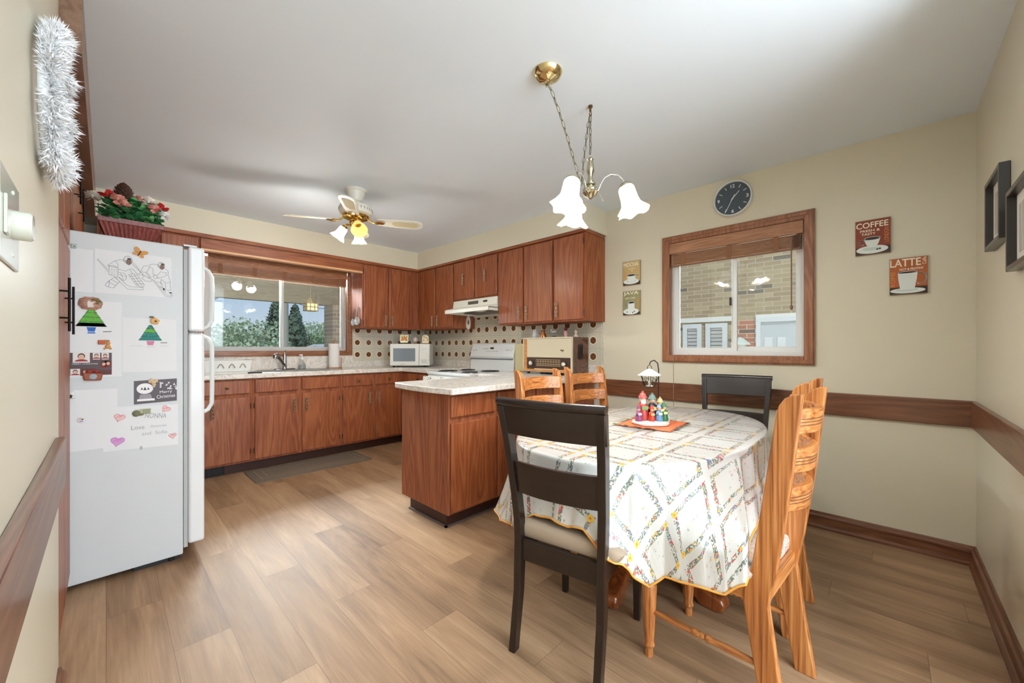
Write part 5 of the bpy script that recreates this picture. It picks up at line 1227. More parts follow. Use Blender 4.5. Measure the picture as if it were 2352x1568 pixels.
A.lay(.0013).poly([(w*.3, h*.52), (w*.68, h*.52), (w*.68, h*.16), (w*.58, h*.08), (w*.38, h*.08), (w*.3, h*.16)], 2); A.ell(w*.49, h*.52, w*.19, h*.045, 2, 30); A.lay(.0016).ell(w*.49, h*.52, w*.155, h*.032, 3, 30); A.lay(.0012).arc(w*.23, h*.38, w*.1, h*.09, .005, 2, 50, 250, 16)
for x, z in ((.24, .13), (.58, .1), (.67, .14)): A.lay(.0016).ell(w*x, h*z, w*.035, h*.025, 3, 12)
A.obj('print', sm((150, 146, 104), (56, 42, 38), 'java'), t)
# picture frames on the near wall (plane y=-.345, facing +Y; right = -X)
for lab, x0, x1, z0, z1 in (('black picture frame nearest the room corner, the higher one', 2.424, 2.735, 1.603, 1.90), ('black picture frame cut by the right edge, the lower one', 1.99, 2.302, 1.452, 1.742)):
    t = thing('picture_frame', lab, 'picture frame', (x0, -.344, z0), 0, 'black picture frames')
    w, h = x1-x0, z1-z0; m = MB(); frame_ring(m, 0, w, 0, h, 0, .03, .018, 'y'); m.obj('frame', plain('frame_black', (46, 42, 38), .35, coat=.3), t, bevel=.002)
    rbox(.018, w-.018, 0, .006, .018, h-.018).obj('mat_board', plain('mat_cream', (222, 218, 206), .7), t)
    rbox(.06, w-.06, .006, .0075, .06, h-.06).obj('print', wood('picture_print_'+str(round(x0, 2)), (120, 116, 108), (168, 160, 148), (206, 202, 196), 'z', .6, 6, 0), t)
# dimmer switch on the left wall
t = thing('dimmer_switch', 'double light switch plate with a round dimmer knob on the left wall', 'light switch', (-.112, 0, 0))
pl = plain('switch_ivory', (206, 208, 194), .22, coat=.5)
m = MB().box(0, .005, .93, 1.112, 1.305, 1.448); m.obj('plate', pl, t, bevel=.003, seg=3)
m = MB().at(Matrix.Translation((.005, 1.045, 1.375)) @ Matrix.Rotation(R(90), 4, 'Y')); m.lathe([(0, 0), (.024, 0), (.024, .019), (.021, .022), (0, .023)], 28); m.obj('dimmer_knob', pl, t, 40)
for y in (1.045,):
    for z in (1.325, 1.428): MB().sphere((.005, y, z), .004, 10, 6, (.5, 1, 1)).obj('screw', pl, t, 60)
rbox(.005, .009, .955, .985, 1.345, 1.405).obj('toggle', pl, t, bevel=.002)
# fluffy garland wreath on the left wall
t = thing('tinsel_wreath', 'fluffy white tinsel wreath hanging on the left wall', 'wreath', (-.112, 1.47, 1.765))
rnd = random.Random(21); m = MB()
for k in range(15000):
    a = rnd.uniform(0, 2*PI); b = rnd.uniform(0, 2*PI); rc = .158*(1+.05*math.sin(5*a)); rt = .034*(1+.38*math.sin(9*a+1)+.2*math.sin(17*a))
    nrm = Vector((math.cos(b)*.75+.1, math.cos(a)*math.sin(b)+.0, math.sin(a)*math.sin(b)))
    c = Vector((.028, rc*math.cos(a), rc*math.sin(a)))+nrm*rt*rnd.uniform(.1, .7)
    d = (nrm+Vector((rnd.uniform(-.5, .5), rnd.uniform(-.7, .7), rnd.uniform(-.7, .7)))).normalized(); L_ = rnd.uniform(.008, .022)
    c.x = max(c.x, .004)
    if (c+d*L_).x < .003: d.x = abs(d.x)
    s_ = d.cross(Vector((rnd.uniform(-1, 1), rnd.uniform(-1, 1), rnd.uniform(-1, 1)))).normalized()*.0016
    m.add([tuple(c-s_), tuple(c+s_), tuple(c+d*L_)], [(0, 1, 2)])
m.obj('tinsel', plain('tinsel_white', (240, 241, 242), .4), t)
MB().tube([(.018, .158*math.cos(2*PI*k/40), .158*math.sin(2*PI*k/40)) for k in range(40)], .010, 8, closed=True).obj('wreath_core', plain('core_white', (214, 216, 216), .8), t, 60)
# door stop low on the left wall
tag(MB().cyl((-.112, .83, .06), (-.06, .83, .06), .004, seg=8).sphere((-.056, .83, .06), .008, 10, 8).obj('door_stop', plain('white_plastic', (232, 232, 226), .4), None, 50), 'small white door stop sticking out low on the left wall', 'door stop')

# ================================================================ FLOOR MAT
t = thing('floor_mat', 'grey brown kitchen mat with bordered pattern in front of the sink cabinets', 'mat', (1.43, 4.13, 0), R(0))
MB().ring([rr_(-.53, .53, -.20, .24, .0, .02), rr_(-.53, .53, -.20, .24, .008, .02), rr_(-.50, .50, -.17, .21, .014, .02)], True).obj('pad', plain('mat_taupe', (110, 98, 84), .75, bump=.6, bscale=500), t, 40)
m = MB()
for a0, w_ in ((.03, .006), (.085, .006)): m.ring([rr_(-.50+a0, .50-a0, -.17+a0, .21-a0, .0146, .01), rr_(-.50+a0+w_, .50-a0-w_, -.17+a0+w_, .21-a0-w_, .0146, .01)], False)
m.obj('border_lines', plain('mat_line', (150, 140, 124), .8), t)

# ================================================================ CHAIRS
def black_chair():
    t = thing('dining_chair', 'x', 'chair')
    es, ex = espresso('z'), espresso('x'); W_ = .172
    def back(z): # local y of the rear line
        P = [(0, -.045), (.22, -.008), (.42, 0), (.55, -.004), (.8, -.045), (.985, -.085)]
        for (a, ya), (b, yb) in zip(P[:-1], P[1:]):
            if z <= b: return ya+(yb-ya)*(z-a)/(b-a)
        return P[-1][1]
    for s_ in (-1, 1):
        rings = []
        for z in (0, .06, .14, .22, .32, .42, .5, .6, .7, .8, .9, .955):
            x = s_*(W_+(.0 if z < .45 else (z-.45)*.055)); y = back(z); hw = .015 if z > .1 else .014; hd = .021 if z > .3 else .018
            rings.append([(x-hw, y-hd, z), (x+hw, y-hd, z), (x+hw, y+hd, z), (x-hw, y+hd, z)])
        MB().ring(rings).obj('rear_leg', es, t, bevel=.003)
        rings = [[(s_*W_-.017*k, .40-.017*k, z), (s_*W_+.017*k, .40-.017*k, z), (s_*W_+.017*k, .40+.017*k, z), (s_*W_-.017*k, .40+.017*k, z)] for z, k in ((0, .75), (.2, .9), (.42, 1.05))]
        MB().ring(rings).obj('front_leg', es, t, bevel=.003)
        rbox(s_*W_-.011, s_*W_+.011, .02, .385, .355, .42).obj('side_rail', espresso('y'), t, bevel=.002)
    def slat(z0, z1, hw, bow, name, th=.018, lean=1):
        rings = []
        for k in range(13):
            u = -1+2*k/12; x = u*hw; b = -bow*(1-u*u); a_, c_ = back(z0), back(z1)
            rings.append([(x, a_+b-th/2, z0), (x, a_+b+th/2, z0), (x, c_+b+th/2, z1), (x, c_+b-th/2, z1)])
        return MB().ring(rings).obj(name, ex, t, 40, bevel=.003)
    slat(.845, .968, W_+.042, .028, 'top_rail', .022)
    rings = []
    for k in range(13):
        u = -1+2*k/12; b = -.028*(1-u*u); y = back(.975)+b; rings.append([(u*(W_+.046), y-.004+.017*math.cos(a), .970+.016*math.sin(a)) for a in [2*PI*j/10 for j in range(10)]])
    MB().ring(rings).obj('rolled_cap', ex, t, 40)
    slat(.61, .735, W_+.004, .026, 'middle_slat', .018)
    rbox(-W_, W_, -.010, .010, .34, .42).obj('rear_rail', ex, t, bevel=.002); rbox(-W_, W_, .385, .405, .355, .42).obj('front_rail', ex, t, bevel=.002)
    rings = []
    for z, e_ in ((.421, .0), (.428, .012), (.452, .018), (.470, .008), (.480, -.02), (.483, -.06)):
        rings.append([(x*(1+e_/.2)*(1.0), y, z) for x, y, _ in rr_(-.20-e_, .20+e_, .015-e_*.3, .425+e_, z, .035)])
    MB().ring(rings).obj('seat_cushion', plain('seat_taupe_fabric', (166, 146, 124), .9, bump=.5, bscale=600), t, 60)
    return t
def place(t, loc, rz, label, group=None):
    t.location = loc; t.rotation_euler = (0, 0, rz); t['label'] = label
    if group: t['group'] = group
bc = black_chair(); place(bc, (1.172, .885, 0), R(-80.5), 'near black wooden chair with a taupe seat, its back towards the camera', 'black dining chairs')
dup(bc, 'far black wooden chair at the wall end of the table, grey with window glare', (3.0, .765, 0), R(96))
def oak_chair():
    t = thing('dining_chair', 'x', 'chair'); ok = oak('z'); W_ = .172
    F = [(0, -.03), (.2, .006), (.37, .034), (.42, .03), (.5, .008), (.75, -.026), (.96, -.054), (1.0, -.064), (1.022, -.078), (1.035, -.10)]
    Bk = [(1.037, -.122), (.75, -.092), (.5, -.058), (.38, -.036), (.2, -.06), (0, -.092)]
    for s_ in (-1, 1):
        MB().prism([(y, z) for z, y in F+Bk], s_*W_-.014, s_*W_+.014, 'yz').obj('rear_post', ok, t, bevel=.004)
        pr = [(0, 0), (.013, 0), (.015, .01), (.014, .03), (.021, .045), (.017, .06), (.0215, .12), (.026, .22), (.029, .27), (.022, .285), (.027, .295), (.024, .31), (.020, .32), (.027, .335), (.027, .345), (.022, .35), (.022, .378), (0, .378)]
        MB().lathe(pr, 18, (s_*W_, .36, 0)).obj('front_leg', ok, t, 35)
        P = [(s_*W_, -.03, .185), (s_*W_, .36, .175)]
        n_ = 40; path = [(P[0][0], P[0][1]+(P[1][1]-P[0][1])*k/n_, P[0][2]+(P[1][2]-P[0][2])*k/n_) for k in range(n_+1)]
        def rad(f): return .0065+.006*math.sin(PI*min(1, abs(f-.5)*2))*(1-abs(f-.5)*.6)+(.006*abs(math.sin((f-.42)*PI/.055)) if .42 < f < .58 else 0)
        MB().tube(path, [rad(k/n_) for k in range(n_+1)], 12).obj('side_stretcher', oak('y'), t, 60)
        rbox(s_*W_-.010, s_*W_+.010, -.03, .37, .375, .432).obj('side_rail', oak('y'), t, bevel=.003)
    rbox(-W_, W_, .35, .375, .375, .432).obj('front_rail', oak('x'), t, bevel=.003); rbox(-W_, W_, -.03, -.01, .375, .432).obj('rear_rail', oak('x'), t, bevel=.003)
    for zt in (.985, .862, .738):
        z0, z1 = zt-.078, zt; yb = -.036-.125*(zt-.5)*.9+.0; rings = []
        for k in range(17):
            u = -1+2*k/16; x = u*(W_-.013); b = -.066*(1-u*u); y0, y1 = yb+.008+b+.03, yb+b+.03
            rings.append([(x, y0-.011, z0), (x, y0+.011, z0), (x, y1+.011, z1), (x, y1-.011, z1)])
        sl = MB().ring(rings).obj('back_slat', oak('x'), t, 40, bevel=.004)
        m = MB()
        for gz in (.026, .036, .046):
            rg = []
            for k in range(15):
                u = -.9+1.8*k/14; x = u*(W_-.013); b = -.066*(1-u*u); y = yb+.008*(1-gz/.078)+b+.03-.0115
                rg.append([(x, y-.0004, z0+gz), (x, y+.001, z0+gz), (x, y+.001, z0+gz+.0028), (x, y-.0004, z0+gz+.0028)])
            m.ring(rg)
        stuff(m.obj('grooves', plain('groove_brown', (96, 56, 30), .6), sl))
    rings = []
    for z, e_ in ((.433, .0), (.44, .01), (.465, .014), (.482, .004), (.492, -.03), (.495, -.07)):
        rings.append(rr_(-.177-e_, .177+e_, -.012-e_*.3, .38+e_, z, .04))
    def fabric():
        mm, n, b_ = newmat('floral_seat_fabric'); g = NG(n); v = g.coord(); nn = g.noise(v, 16, 3, .6, 1.5)
        n.links.new(g.ramp(nn, [(.3, (150, 140, 132)), (.42, (196, 178, 162)), (.5, (206, 186, 176)), (.58, (180, 142, 130)), (.7, (150, 158, 158))]), b_.inputs['Base Color']); b_.inputs['Roughness'].default_value = .9
        return mm
    MB().ring(rings).obj('seat_cushion', fabric(), t, 60)
    return t
oc = oak_chair(); place(oc, (1.585, .285, 0), R(-4), 'nearest oak ladder-back chair, side-on at the right of the table', 'oak ladder-back chairs')
dup(oc, 'oak ladder-back chair behind the nearest one on the same side of the table', (2.09, .335, 0), R(-1))
dup(oc, 'far-side oak ladder-back chair nearer the free end of the peninsula', (1.945, 1.55, 0), R(174))
dup(oc, 'far-side oak ladder-back chair nearer the wall with the side window', (2.49, 1.56, 0), R(168))

# ================================================================ TABLE
CX_, CY_, TA, TB, TE = 2.08, .955, .85, .525, 2.3
t = thing('dining_table', 'oval pedestal dining table under the floral cloth', 'table', (CX_, CY_, 0))
def tpt(a, k=1.0):
    c_, s_ = math.cos(a), math.sin(a); return (CX_+TA*k*math.copysign(abs(c_)**(2/TE), c_), CY_+TB*k*math.copysign(abs(s_)**(2/TE), s_))
top = [(tpt(2*PI*k/72)[0]-CX_, tpt(2*PI*k/72)[1]-CY_) for k in range(72)]
MB().prism([(x*.985, y*.985) for x, y in top], .712, .742, 'xy').obj('tabletop', oak('x'), t)
mah = wood('mahogany', (76, 34, 14), (128, 66, 30), (160, 92, 48), 'z', .2, 10, .6)
MB().lathe([(.16, .70), (.16, .68), (.07, .66), (.06, .6), (.085, .52), (.09, .44), (.06, .38), (.075, .34), (.085, .30), (.085, .14), (.07, .12), (0, .12)], 28, (-.12, 0, 0)).box(-.5, .3, -.3, .3, .69, .712).obj('pedestal', mah, t, 35)
for a_, L_ in ((188, .40), (262, .44), (10, .60), (82, .44)):
    a = R(a_); M_ = Matrix.Translation((-.12, 0, 0)) @ Matrix.Rotation(a, 4, 'Z')
    P = [(.05, .30), (.12, .27), (.2, .20), (L_*.6, .11), (L_-.06, .075), (L_, .068), (L_+.012, .045), (L_+.005, .012), (L_-.03, 0), (L_-.10, 0), (L_-.12, .02), (L_*.55, .05), (.2, .11), (.05, .14)]
    m = MB().at(M_).prism(P, -.035, .035, 'xz'); m.obj('foot', mah, t, bevel=.012, seg=3)

# ---- tablecloth: flat top, rounded edge, then hanging skirt down to an explicit hem
HEM = [(0, 2.965, .93, .47), (20, 2.96, 1.16, .43), (38, 2.86, 1.42, .34), (55, 2.55, 1.50, .44), (90, 2.1, 1.508, .50), (125, 1.55, 1.50, .45),
       (140, 1.34, 1.40, .37), (150, 1.265, 1.29, .375), (160, 1.235, 1.20, .40), (168, 1.205, 1.12, .435), (174, 1.20, 1.03, .51), (182, 1.20, .93, .50), (190, 1.20, .85, .515), (196, 1.195, .79, .505),
       (200, 1.20, .72, .46), (206, 1.235, .665, .42), (211, 1.29, .645, .365), (216, 1.355, .617, .315), (222, 1.378, .575, .355), (230, 1.372, .51, .37), (238, 1.372, .44, .375), (246, 1.375, .375, .385), (252, 1.385, .325, .43),
       (256, 1.46, .33, .505), (262, 1.64, .345, .51), (270, 1.84, .37, .50), (278, 2.02, .375, .485), (290, 2.36, .38, .47), (305, 2.62, .395, .40), (322, 2.84, .48, .34), (340, 2.955, .68, .42), (360, 2.965, .93, .47)]
def hem(deg):
    deg %= 360
    for (a, *p), (b, *q_) in zip(HEM[:-1], HEM[1:]):
        if deg <= b:
            f = (deg-a)/(b-a); f = f*f*(3-2*f)*.5+f*.5
            return Vector([p[i]+(q_[i]-p[i])*f for i in range(3)])
NA = 360; ZT = .7445; vs = []; uvs = []; fs = []
rnd = random.Random(2)
fr_in = [0.0, .25, .5, .7, .85, .95]; edge = [(.985, 0), (.998, -.0015), (1.004, -.006), (1.006, -.014)]
NV = 26; rows = []
def nrm_(a):
    e_ = 1e-3; x0, y0 = tpt(a-e_); x1, y1 = tpt(a+e_); v = Vector((y1-y0, -(x1-x0), 0)); v.normalize(); return v
for j in range(NA):
    a = 2*PI*j/NA; deg = 360*j/NA; col = []; ex, ey = tpt(a); n_ = nrm_(a)
    for k in fr_in:
        x, y = CX_+(ex-CX_)*k, CY_+(ey-CY_)*k; col.append(((x, y, ZT), (x, y)))
    for k, dz in edge:
        x, y = CX_+(ex-CX_)*k, CY_+(ey-CY_)*k; col.append(((x, y, ZT+dz), (x, y)))
    p0 = Vector(col[-1][0]); H = hem(deg); u0 = Vector((ex, ey)); dist = 0; prev = p0
    horiz = (Vector((H.x, H.y, 0))-Vector((p0.x, p0.y, 0))).length
    for i in range(1, NV+1):
        v = i/NV; p = p0.lerp(H, v)
        # cloth falls steeply first and swings towards the hem later
        hf = v**1.5 if horiz > .05 else v
        if 214 < deg < 256: hf = min(1, v/.62)**.85
        p.x = p0.x+(H.x-p0.x)*hf; p.y = p0.y+(H.y-p0.y)*hf
        drop = max(0, p0.z-p.z); am = .010*min(1, drop/.18)
        arc_ = deg
        wv = math.sin(arc_*PI/180*26+1.1*math.sin(arc_*PI/180*5))*.6+math.sin(arc_*PI/180*41+2)*.4
        if 222 < deg < 250: wv *= .45
        if 160 < deg < 205: wv *= .6
        p += n_*am*wv
        if i == NV or True: p.z += .010*v*math.sin(arc_*PI/180*26+.8)*(1 if 160 < deg < 210 else .35)
        dist += (p-prev).length; prev = p.copy()
        col.append((tuple(p), tuple(u0+Vector((n_.x, n_.y))*dist)))
    rows.append(col)
K = len(rows[0])
m = MB(); m.add([p for c_ in rows for p, _ in c_], [(j*K+i, ((j+1) % NA)*K+i, ((j+1) % NA)*K+i+1, j*K+i+1) for j in range(NA) for i in range(1, K-1)]+[(j*K, ((j+1) % NA)*K+1, j*K+1) for j in range(NA)])
flat = [u for c_ in rows for _, u in c_]
me = bpy.data.meshes.new('tablecloth'); me.from_pydata([tuple(p) for p in m.v], [], m.f)
ul = me.uv_layers.new(name='UVMap')
for lp in me.loops: ul.data[lp.index].uv = flat[lp.vertex_index]
for p in me.polygons: p.use_smooth = True
me.materials.append(clothmat())
TC = bpy.data.objects.new('tablecloth', me); C.objects.link(TC)
so = TC.modifiers.new('thickness', 'SOLIDIFY'); so.thickness = .0014; so.offset = 1
tag(TC, 'white vinyl tablecloth with floral diamond lattice and orange hem on the oval table', 'tablecloth')
m = MB(); m.tube([rows[j][-1][0] for j in range(NA)], .0042, 6, closed=True); m.obj('hem_binding', plain('hem_orange', (224, 160, 72), .5), TC, 60)

# ---- centrepiece
DX, DY, DZ = 2.135, .955, ZT+.0022
t = thing('doily', 'orange felt place mat with green holly fringe in the middle of the table', 'place mat', (DX, DY, DZ), R(4))
MB().box(-.16, .16, -.15, .15, 0, .003).obj('felt', plain('felt_orange', (214, 110, 66), .9), t)
m = MB(); rnd = random.Random(8)
for k in range(110):
    s_ = rnd.random()*4; i = int(s_); f = (s_-i)*2-1
    x, y, dx, dy = ((f*.16, -.15, 0, -1), (.16, f*.15, 1, 0), (f*.16, .15, 0, 1), (-.16, f*.15, -1, 0))[i]
    petal(m, (x-dx*.012, y-dy*.012, .004), (dx+rnd.uniform(-.7, .7), dy+rnd.uniform(-.7, .7), .05), .032, .012, .05)
stuff(m.obj('holly_fringe', leafmat('holly_mat', (70, 110, 84), (190, 190, 160)), t))
t = thing('carollers_ornament', 'snowy ornament of carollers under a lantern, centre of the table', 'ornament', (DX-.035, DY-.01, DZ+.006), R(-46))
cer = lambda nm, c_: plain('ceramic_'+nm, c_, .25, coat=.6)
MB().lathe([(0, 0), (.098, 0), (.102, .008), (.096, .018), (.06, .022), (0, .024)], 32, (0, 0, 0), False, lambda i, a, r, z: (r*(1+.06*math.sin(3*a)+.03*math.sin(7*a))*(1 if abs(math.cos(a)) > .0 else 1)*(.62+.38*abs(math.cos(a))), z)).sphere((.075, .012, .03), .034, 14, 8, (1, .8, 1)).obj('snow_base', cer('snow', (232, 226, 222)), t, 50)
skinc = cer('skin', (226, 184, 156))
def fig(nm, x, y, h, coat, hat, hair, beard=False, trim=None):
    """little caroller: coat, head, hat and songbook joined as children"""
    z0 = .02; s_ = h/.11
    b_ = MB().lathe([(0, 0), (.025*s_, .0), (.028*s_, .01*s_), (.023*s_, .04*s_), (.019*s_, .062*s_), (.010*s_, .073*s_), (0, .076*s_)], 16, (x, y, z0))
    for q_ in (-1, 1): b_.tube([(x+q_*.014*s_, y, z0+.062*s_), (x+q_*.018*s_, y-.012*s_, z0+.046*s_), (x+q_*.006*s_, y-.024*s_, z0+.05*s_)], [.0065*s_, .006*s_, .005*s_], 8)
    o = b_.obj(nm, cer(nm+'_coat', coat), t, 60)
    hd = MB().sphere((x, y-.002, z0+.084*s_), .013*s_, 14, 10); hd.sphere((x, y-.015*s_, z0+.082*s_), .003*s_, 6, 4); hd.obj('head', skinc, o, 60)
    MB().sphere((x, y+.003*s_, z0+.087*s_), .0140*s_, 12, 8).obj('hair', cer('hair_'+nm, hair), o, 60)
    MB().lathe([(.0175*s_, -.002*s_), (.018*s_, .003*s_), (.0145*s_, .006*s_), (.013*s_, .013*s_), (.007*s_, .019*s_), (.0045*s_, .020*s_), (.005*s_, .025*s_), (0, .027*s_)], 14, (x, y, z0+.092*s_)).obj('hat', cer('hat_'+nm, hat), o, 60)
    if beard: MB().sphere((x, y-.010*s_, z0+.074*s_), .0105*s_, 12, 8, (1, .7, 1.3)).obj('beard', cer('beard', (236, 230, 222)), o, 60)
    MB().box(x-.012*s_, x+.012*s_, y-.03*s_, y-.024*s_, z0+.045*s_, z0+.060*s_).obj('songbook', cer('book_'+nm, trim or (230, 200, 120)), o)
    for dx, dy in ((-.4, 0), (.4, 0)): pass
fig('bearded_caroller', -.045, .01, .150, (186, 62, 56), (200, 90, 84), (232, 224, 214), True, (120, 150, 80))
fig('green_hat_caroller', .012, .022, .140, (34, 60, 66), (120, 150, 140), (60, 44, 36), False, (220, 180, 100))
fig('blonde_caroller', .052, .014, .12, (196, 60, 50), (222, 196, 140), (214, 176, 110))
fig('red_child', -.008, -.026, .082, (196, 62, 40), (206, 60, 44), (150, 90, 50))
fig('blue_child', .034, -.022, .088, (110, 150, 190), (150, 176, 206), (206, 170, 110), False, (230, 220, 190))
fig('green_child', .068, -.006, .094, (48, 122, 76), (60, 130, 84), (110, 70, 40))
fig('purple_child', -.074, -.012, .082, (150, 72, 120), (120, 60, 96), (120, 76, 50), False, (226, 214, 210))
blk = plain('lantern_iron', (34, 32, 32), .4, .5)
MB().tube([(.055, .04, .02), (.055, .04, .30), (.05, .04, .335), (.03, .038, .352), (.008, .034, .345), (.0, .03, .33)], .0032, 8).obj('lamp_post', blk, t, 50)
ln = MB().lathe([(.0, .305), (.012, .303), (.03, .292), (.066, .270), (.068, .267), (.05, .268), (0, .27)], 6, (0, .03, 0)).obj('lantern_roof', plain('lantern_white', (196, 198, 196), .5), t)
MB().tube([(-.012, .03, .303), (-.012, .03, .315), (0, .03, .328), (.012, .03, .315), (.012, .03, .303)], .0018, 6).obj('hanging_loop', blk, ln, 50)
m = MB()
for k in range(6):
    a = 2*PI*k/6+.3; m.tube([(.052*math.cos(a), .03+.052*math.sin(a), .268), (.030*math.cos(a), .03+.030*math.sin(a), .205)], .0018, 5)
    a2 = a+PI/6
    for zz, rr in ((.245, .010), (.222, .009)):
        c_ = Vector((.036*math.cos(a2), .03+.036*math.sin(a2), zz)); tn = Vector((-math.sin(a2), math.cos(a2), 0))
        m.tube([tuple(c_+tn*(rr*math.cos(q_))+Vector((0, 0, rr*math.sin(q_)))) for q_ in [2*PI*i/10 for i in range(10)]], .0012, 4, closed=True)
m.tube([(.030*math.cos(2*PI*k/16), .03+.030*math.sin(2*PI*k/16), .205) for k in range(16)], .0018, 5, closed=True); m.tube([(.052*math.cos(2*PI*k/16), .03+.052*math.sin(2*PI*k/16), .267) for k in range(16)], .0018, 5, closed=True)
m.obj('lantern_cage', blk, ln, 50)
MB().lathe([(0, .206), (.022, .206), (.02, .212), (.008, .215), (.008, .24), (0, .242)], 12, (0, .03, 0)).obj('candle', cer('candle', (226, 216, 196)), ln, 50)

# ================================================================ OUTSIDE
def hull(nm, lab, cat, **k): return
grass = leafmat('lawn_mat', (96, 122, 70), (140, 158, 100))
o = MB().box(-40, 60, 8.0, 90, -.9, -.8).obj('ground', grass); struct(o); o.name = 'trim_10'
o = struct(MB().box(3.6, 8.9, -6, 7, -.42, -.35).obj('trim_11', plain('driveway_grey', (170, 166, 160), .9)))
# porch over the sink window
t = thing('porch', 'covered porch outside the sink window with plank ceiling and beam', 'porch', (0, 5.1, 0))
pb = wood('porch_planks', (96, 86, 78), (122, 112, 102), (142, 132, 122), 'x', .8, 30, 0)
m = MB(); [m.box(-2, 5, .0+.14*i, .135+.14*i, 2.42, 2.45) for i in range(17)]; m.obj('ceiling_planks', pb, t)
MB().box(-2, 5, 2.25, 2.4, 1.96, 2.42).obj('beam', pb, t)
MB().box(2.83, 3.4, 2.1, 2.5, -.8, 1.96).obj('pillar', brick('grey_brick', (108, 92, 84), (138, 122, 112), (160, 152, 144), None, .2, .07, 'y'), t)
MB().box(-2, 5, 0, 2.6, -.3, -.15).obj('porch_floor', plain('driveway_grey', (170, 166, 160), .9), t)
t = thing('porch_lantern', 'small square lattice lantern hanging in the porch outside the sink window', 'lantern', (2.15, 6.3, 1.74))
m = MB()
for a in (-.078, 0, .078):
    for b_ in (0, .055, .11): m.box(a-.006, a+.006, -.08, .08, b_, b_+.01); m.box(-.08, .08, a-.006, a+.006, b_, b_+.01)
for a in (-.078, -.03, .03, .078):
    for s_ in (-.08, .08): m.box(a-.005, a+.005, s_-.004, s_+.004, 0, .12).box(s_-.004, s_+.004, a-.005, a+.005, 0, .12)
m.obj('lattice', plain('lantern_wood', (120, 104, 84), .8), t)
MB().box(-.07, .07, -.07, .07, .004, .115).obj('paper_box', plain('lantern_paper', (196, 180, 140), .8), t)
MB().lathe([(.085, .12), (.02, .2), (0, .2)], 4).cyl((0, 0, .2), (0, 0, .76), .004).obj('roof', plain('lantern_wood', (120, 104, 84), .8), t)
# trees
def leafy(name, lab, x, y, z, r, h, mat, n=1500, sz=.28, seed=1, group='trees beyond the porch', sq=1.0, cat='tree'):
    rr = random.Random(seed); t = thing(name, lab, cat, (x, y, z), 0, group); m = MB()
    bl = [(rr.uniform(-r, r)*.6, rr.uniform(-r, r)*.4, h*rr.uniform(.25, .8), r*rr.uniform(.35, .6)) for _ in range(12)]
    for k in range(n):
        bx, by, bz, br = rr.choice(bl); v = Vector((rr.gauss(0, 1), rr.gauss(0, 1), rr.gauss(0, 1)*sq)).normalized()*br*rr.uniform(.7, 1.1)
        c_ = Vector((bx, by, bz))+v
        if c_.z < .05: c_.z = .05+rr.random()*.3
        if c_.z > h: c_.z = h*rr.uniform(.8, 1)
        a = Vector((rr.gauss(0, 1), rr.gauss(0, 1), rr.gauss(0, 1))).normalized()*sz*.5; b_ = a.cross(Vector((rr.gauss(0, 1), rr.gauss(0, 1), rr.gauss(0, 1)))).normalized()*sz*.4
        m.add([tuple(c_-a), tuple(c_+b_), tuple(c_+a), tuple(c_-b_)], [(0, 1, 2, 3)])
    stuff(m.obj('foliage', mat, t)); MB().cyl((0, 0, 0), (0, 0, h*.6), .12, .05).obj('trunk', plain('bark', (84, 70, 60), .9), t); return t
def spruce(lab, x, y, z, h, r, seed):
    rr = random.Random(seed); t = thing('spruce_tree', lab, 'tree', (x, y, z), 0, 'trees beyond the porch'); m = MB()
    N_ = 26
    for i in range(N_):
        zz = h*(.06+.92*i/N_); R_ = r*(1-i/N_)**.85*rr.uniform(.85, 1.1)+.08
        for k in range(16):
            a = 2*PI*k/16+rr.random(); L_ = R_*rr.uniform(.7, 1.1); d = Vector((math.cos(a), math.sin(a), 0)); s_ = Vector((-d.y, d.x, 0))
            tip = d*L_+Vector((0, 0, zz+L_*.10)); mid = d*L_*.55+Vector((0, 0, zz-L_*.16))
            m.add([(0, 0, zz+.12), tuple(mid+s_*L_*.20), tuple(tip), tuple(mid-s_*L_*.20)], [(0, 1, 2, 3)])
            for q_ in range(3):
                f_ = .4+.2*q_; c_ = d*L_*f_+Vector((0, 0, zz-L_*.05)); m.add([tuple(c_), tuple(c_+s_*.22+Vector((0, 0, -.22))), tuple(c_-s_*.1+Vector((0, 0, -.36)))], [(0, 1, 2)])
    stuff(m.obj('needles', leafmat('spruce_mat', (84, 106, 90), (128, 146, 126)), t)); MB().cyl((0, 0, 0), (0, 0, h), .16, .03).obj('trunk', plain('bark', (84, 70, 60), .9), t)
def onray(px, Y):  # ground point of the yard seen through the sink window
    tt = (px-1176)/896.6; s_, c_ = math.sin(R(46.12)), math.cos(R(46.12)); return (s_+c_*tt)/(c_-s_*tt)*Y
spruce('tall dark spruce behind the centre bar of the sink window, left half', onray(636, 33), 33, -.8, 6.2, 2.1, 3)
spruce('dense dark spruce just right of the centre bar of the sink window', onray(678, 26), 26, -.8, 4.9, 1.6, 4)
ga = leafmat('pale_leaf_mat', (166, 186, 146), (204, 214, 184)); gb = leafmat('mid_leaf_mat', (140, 164, 122), (180, 194, 156)); gc = leafmat('dark_leaf_mat', (60, 86, 70), (92, 116, 90))
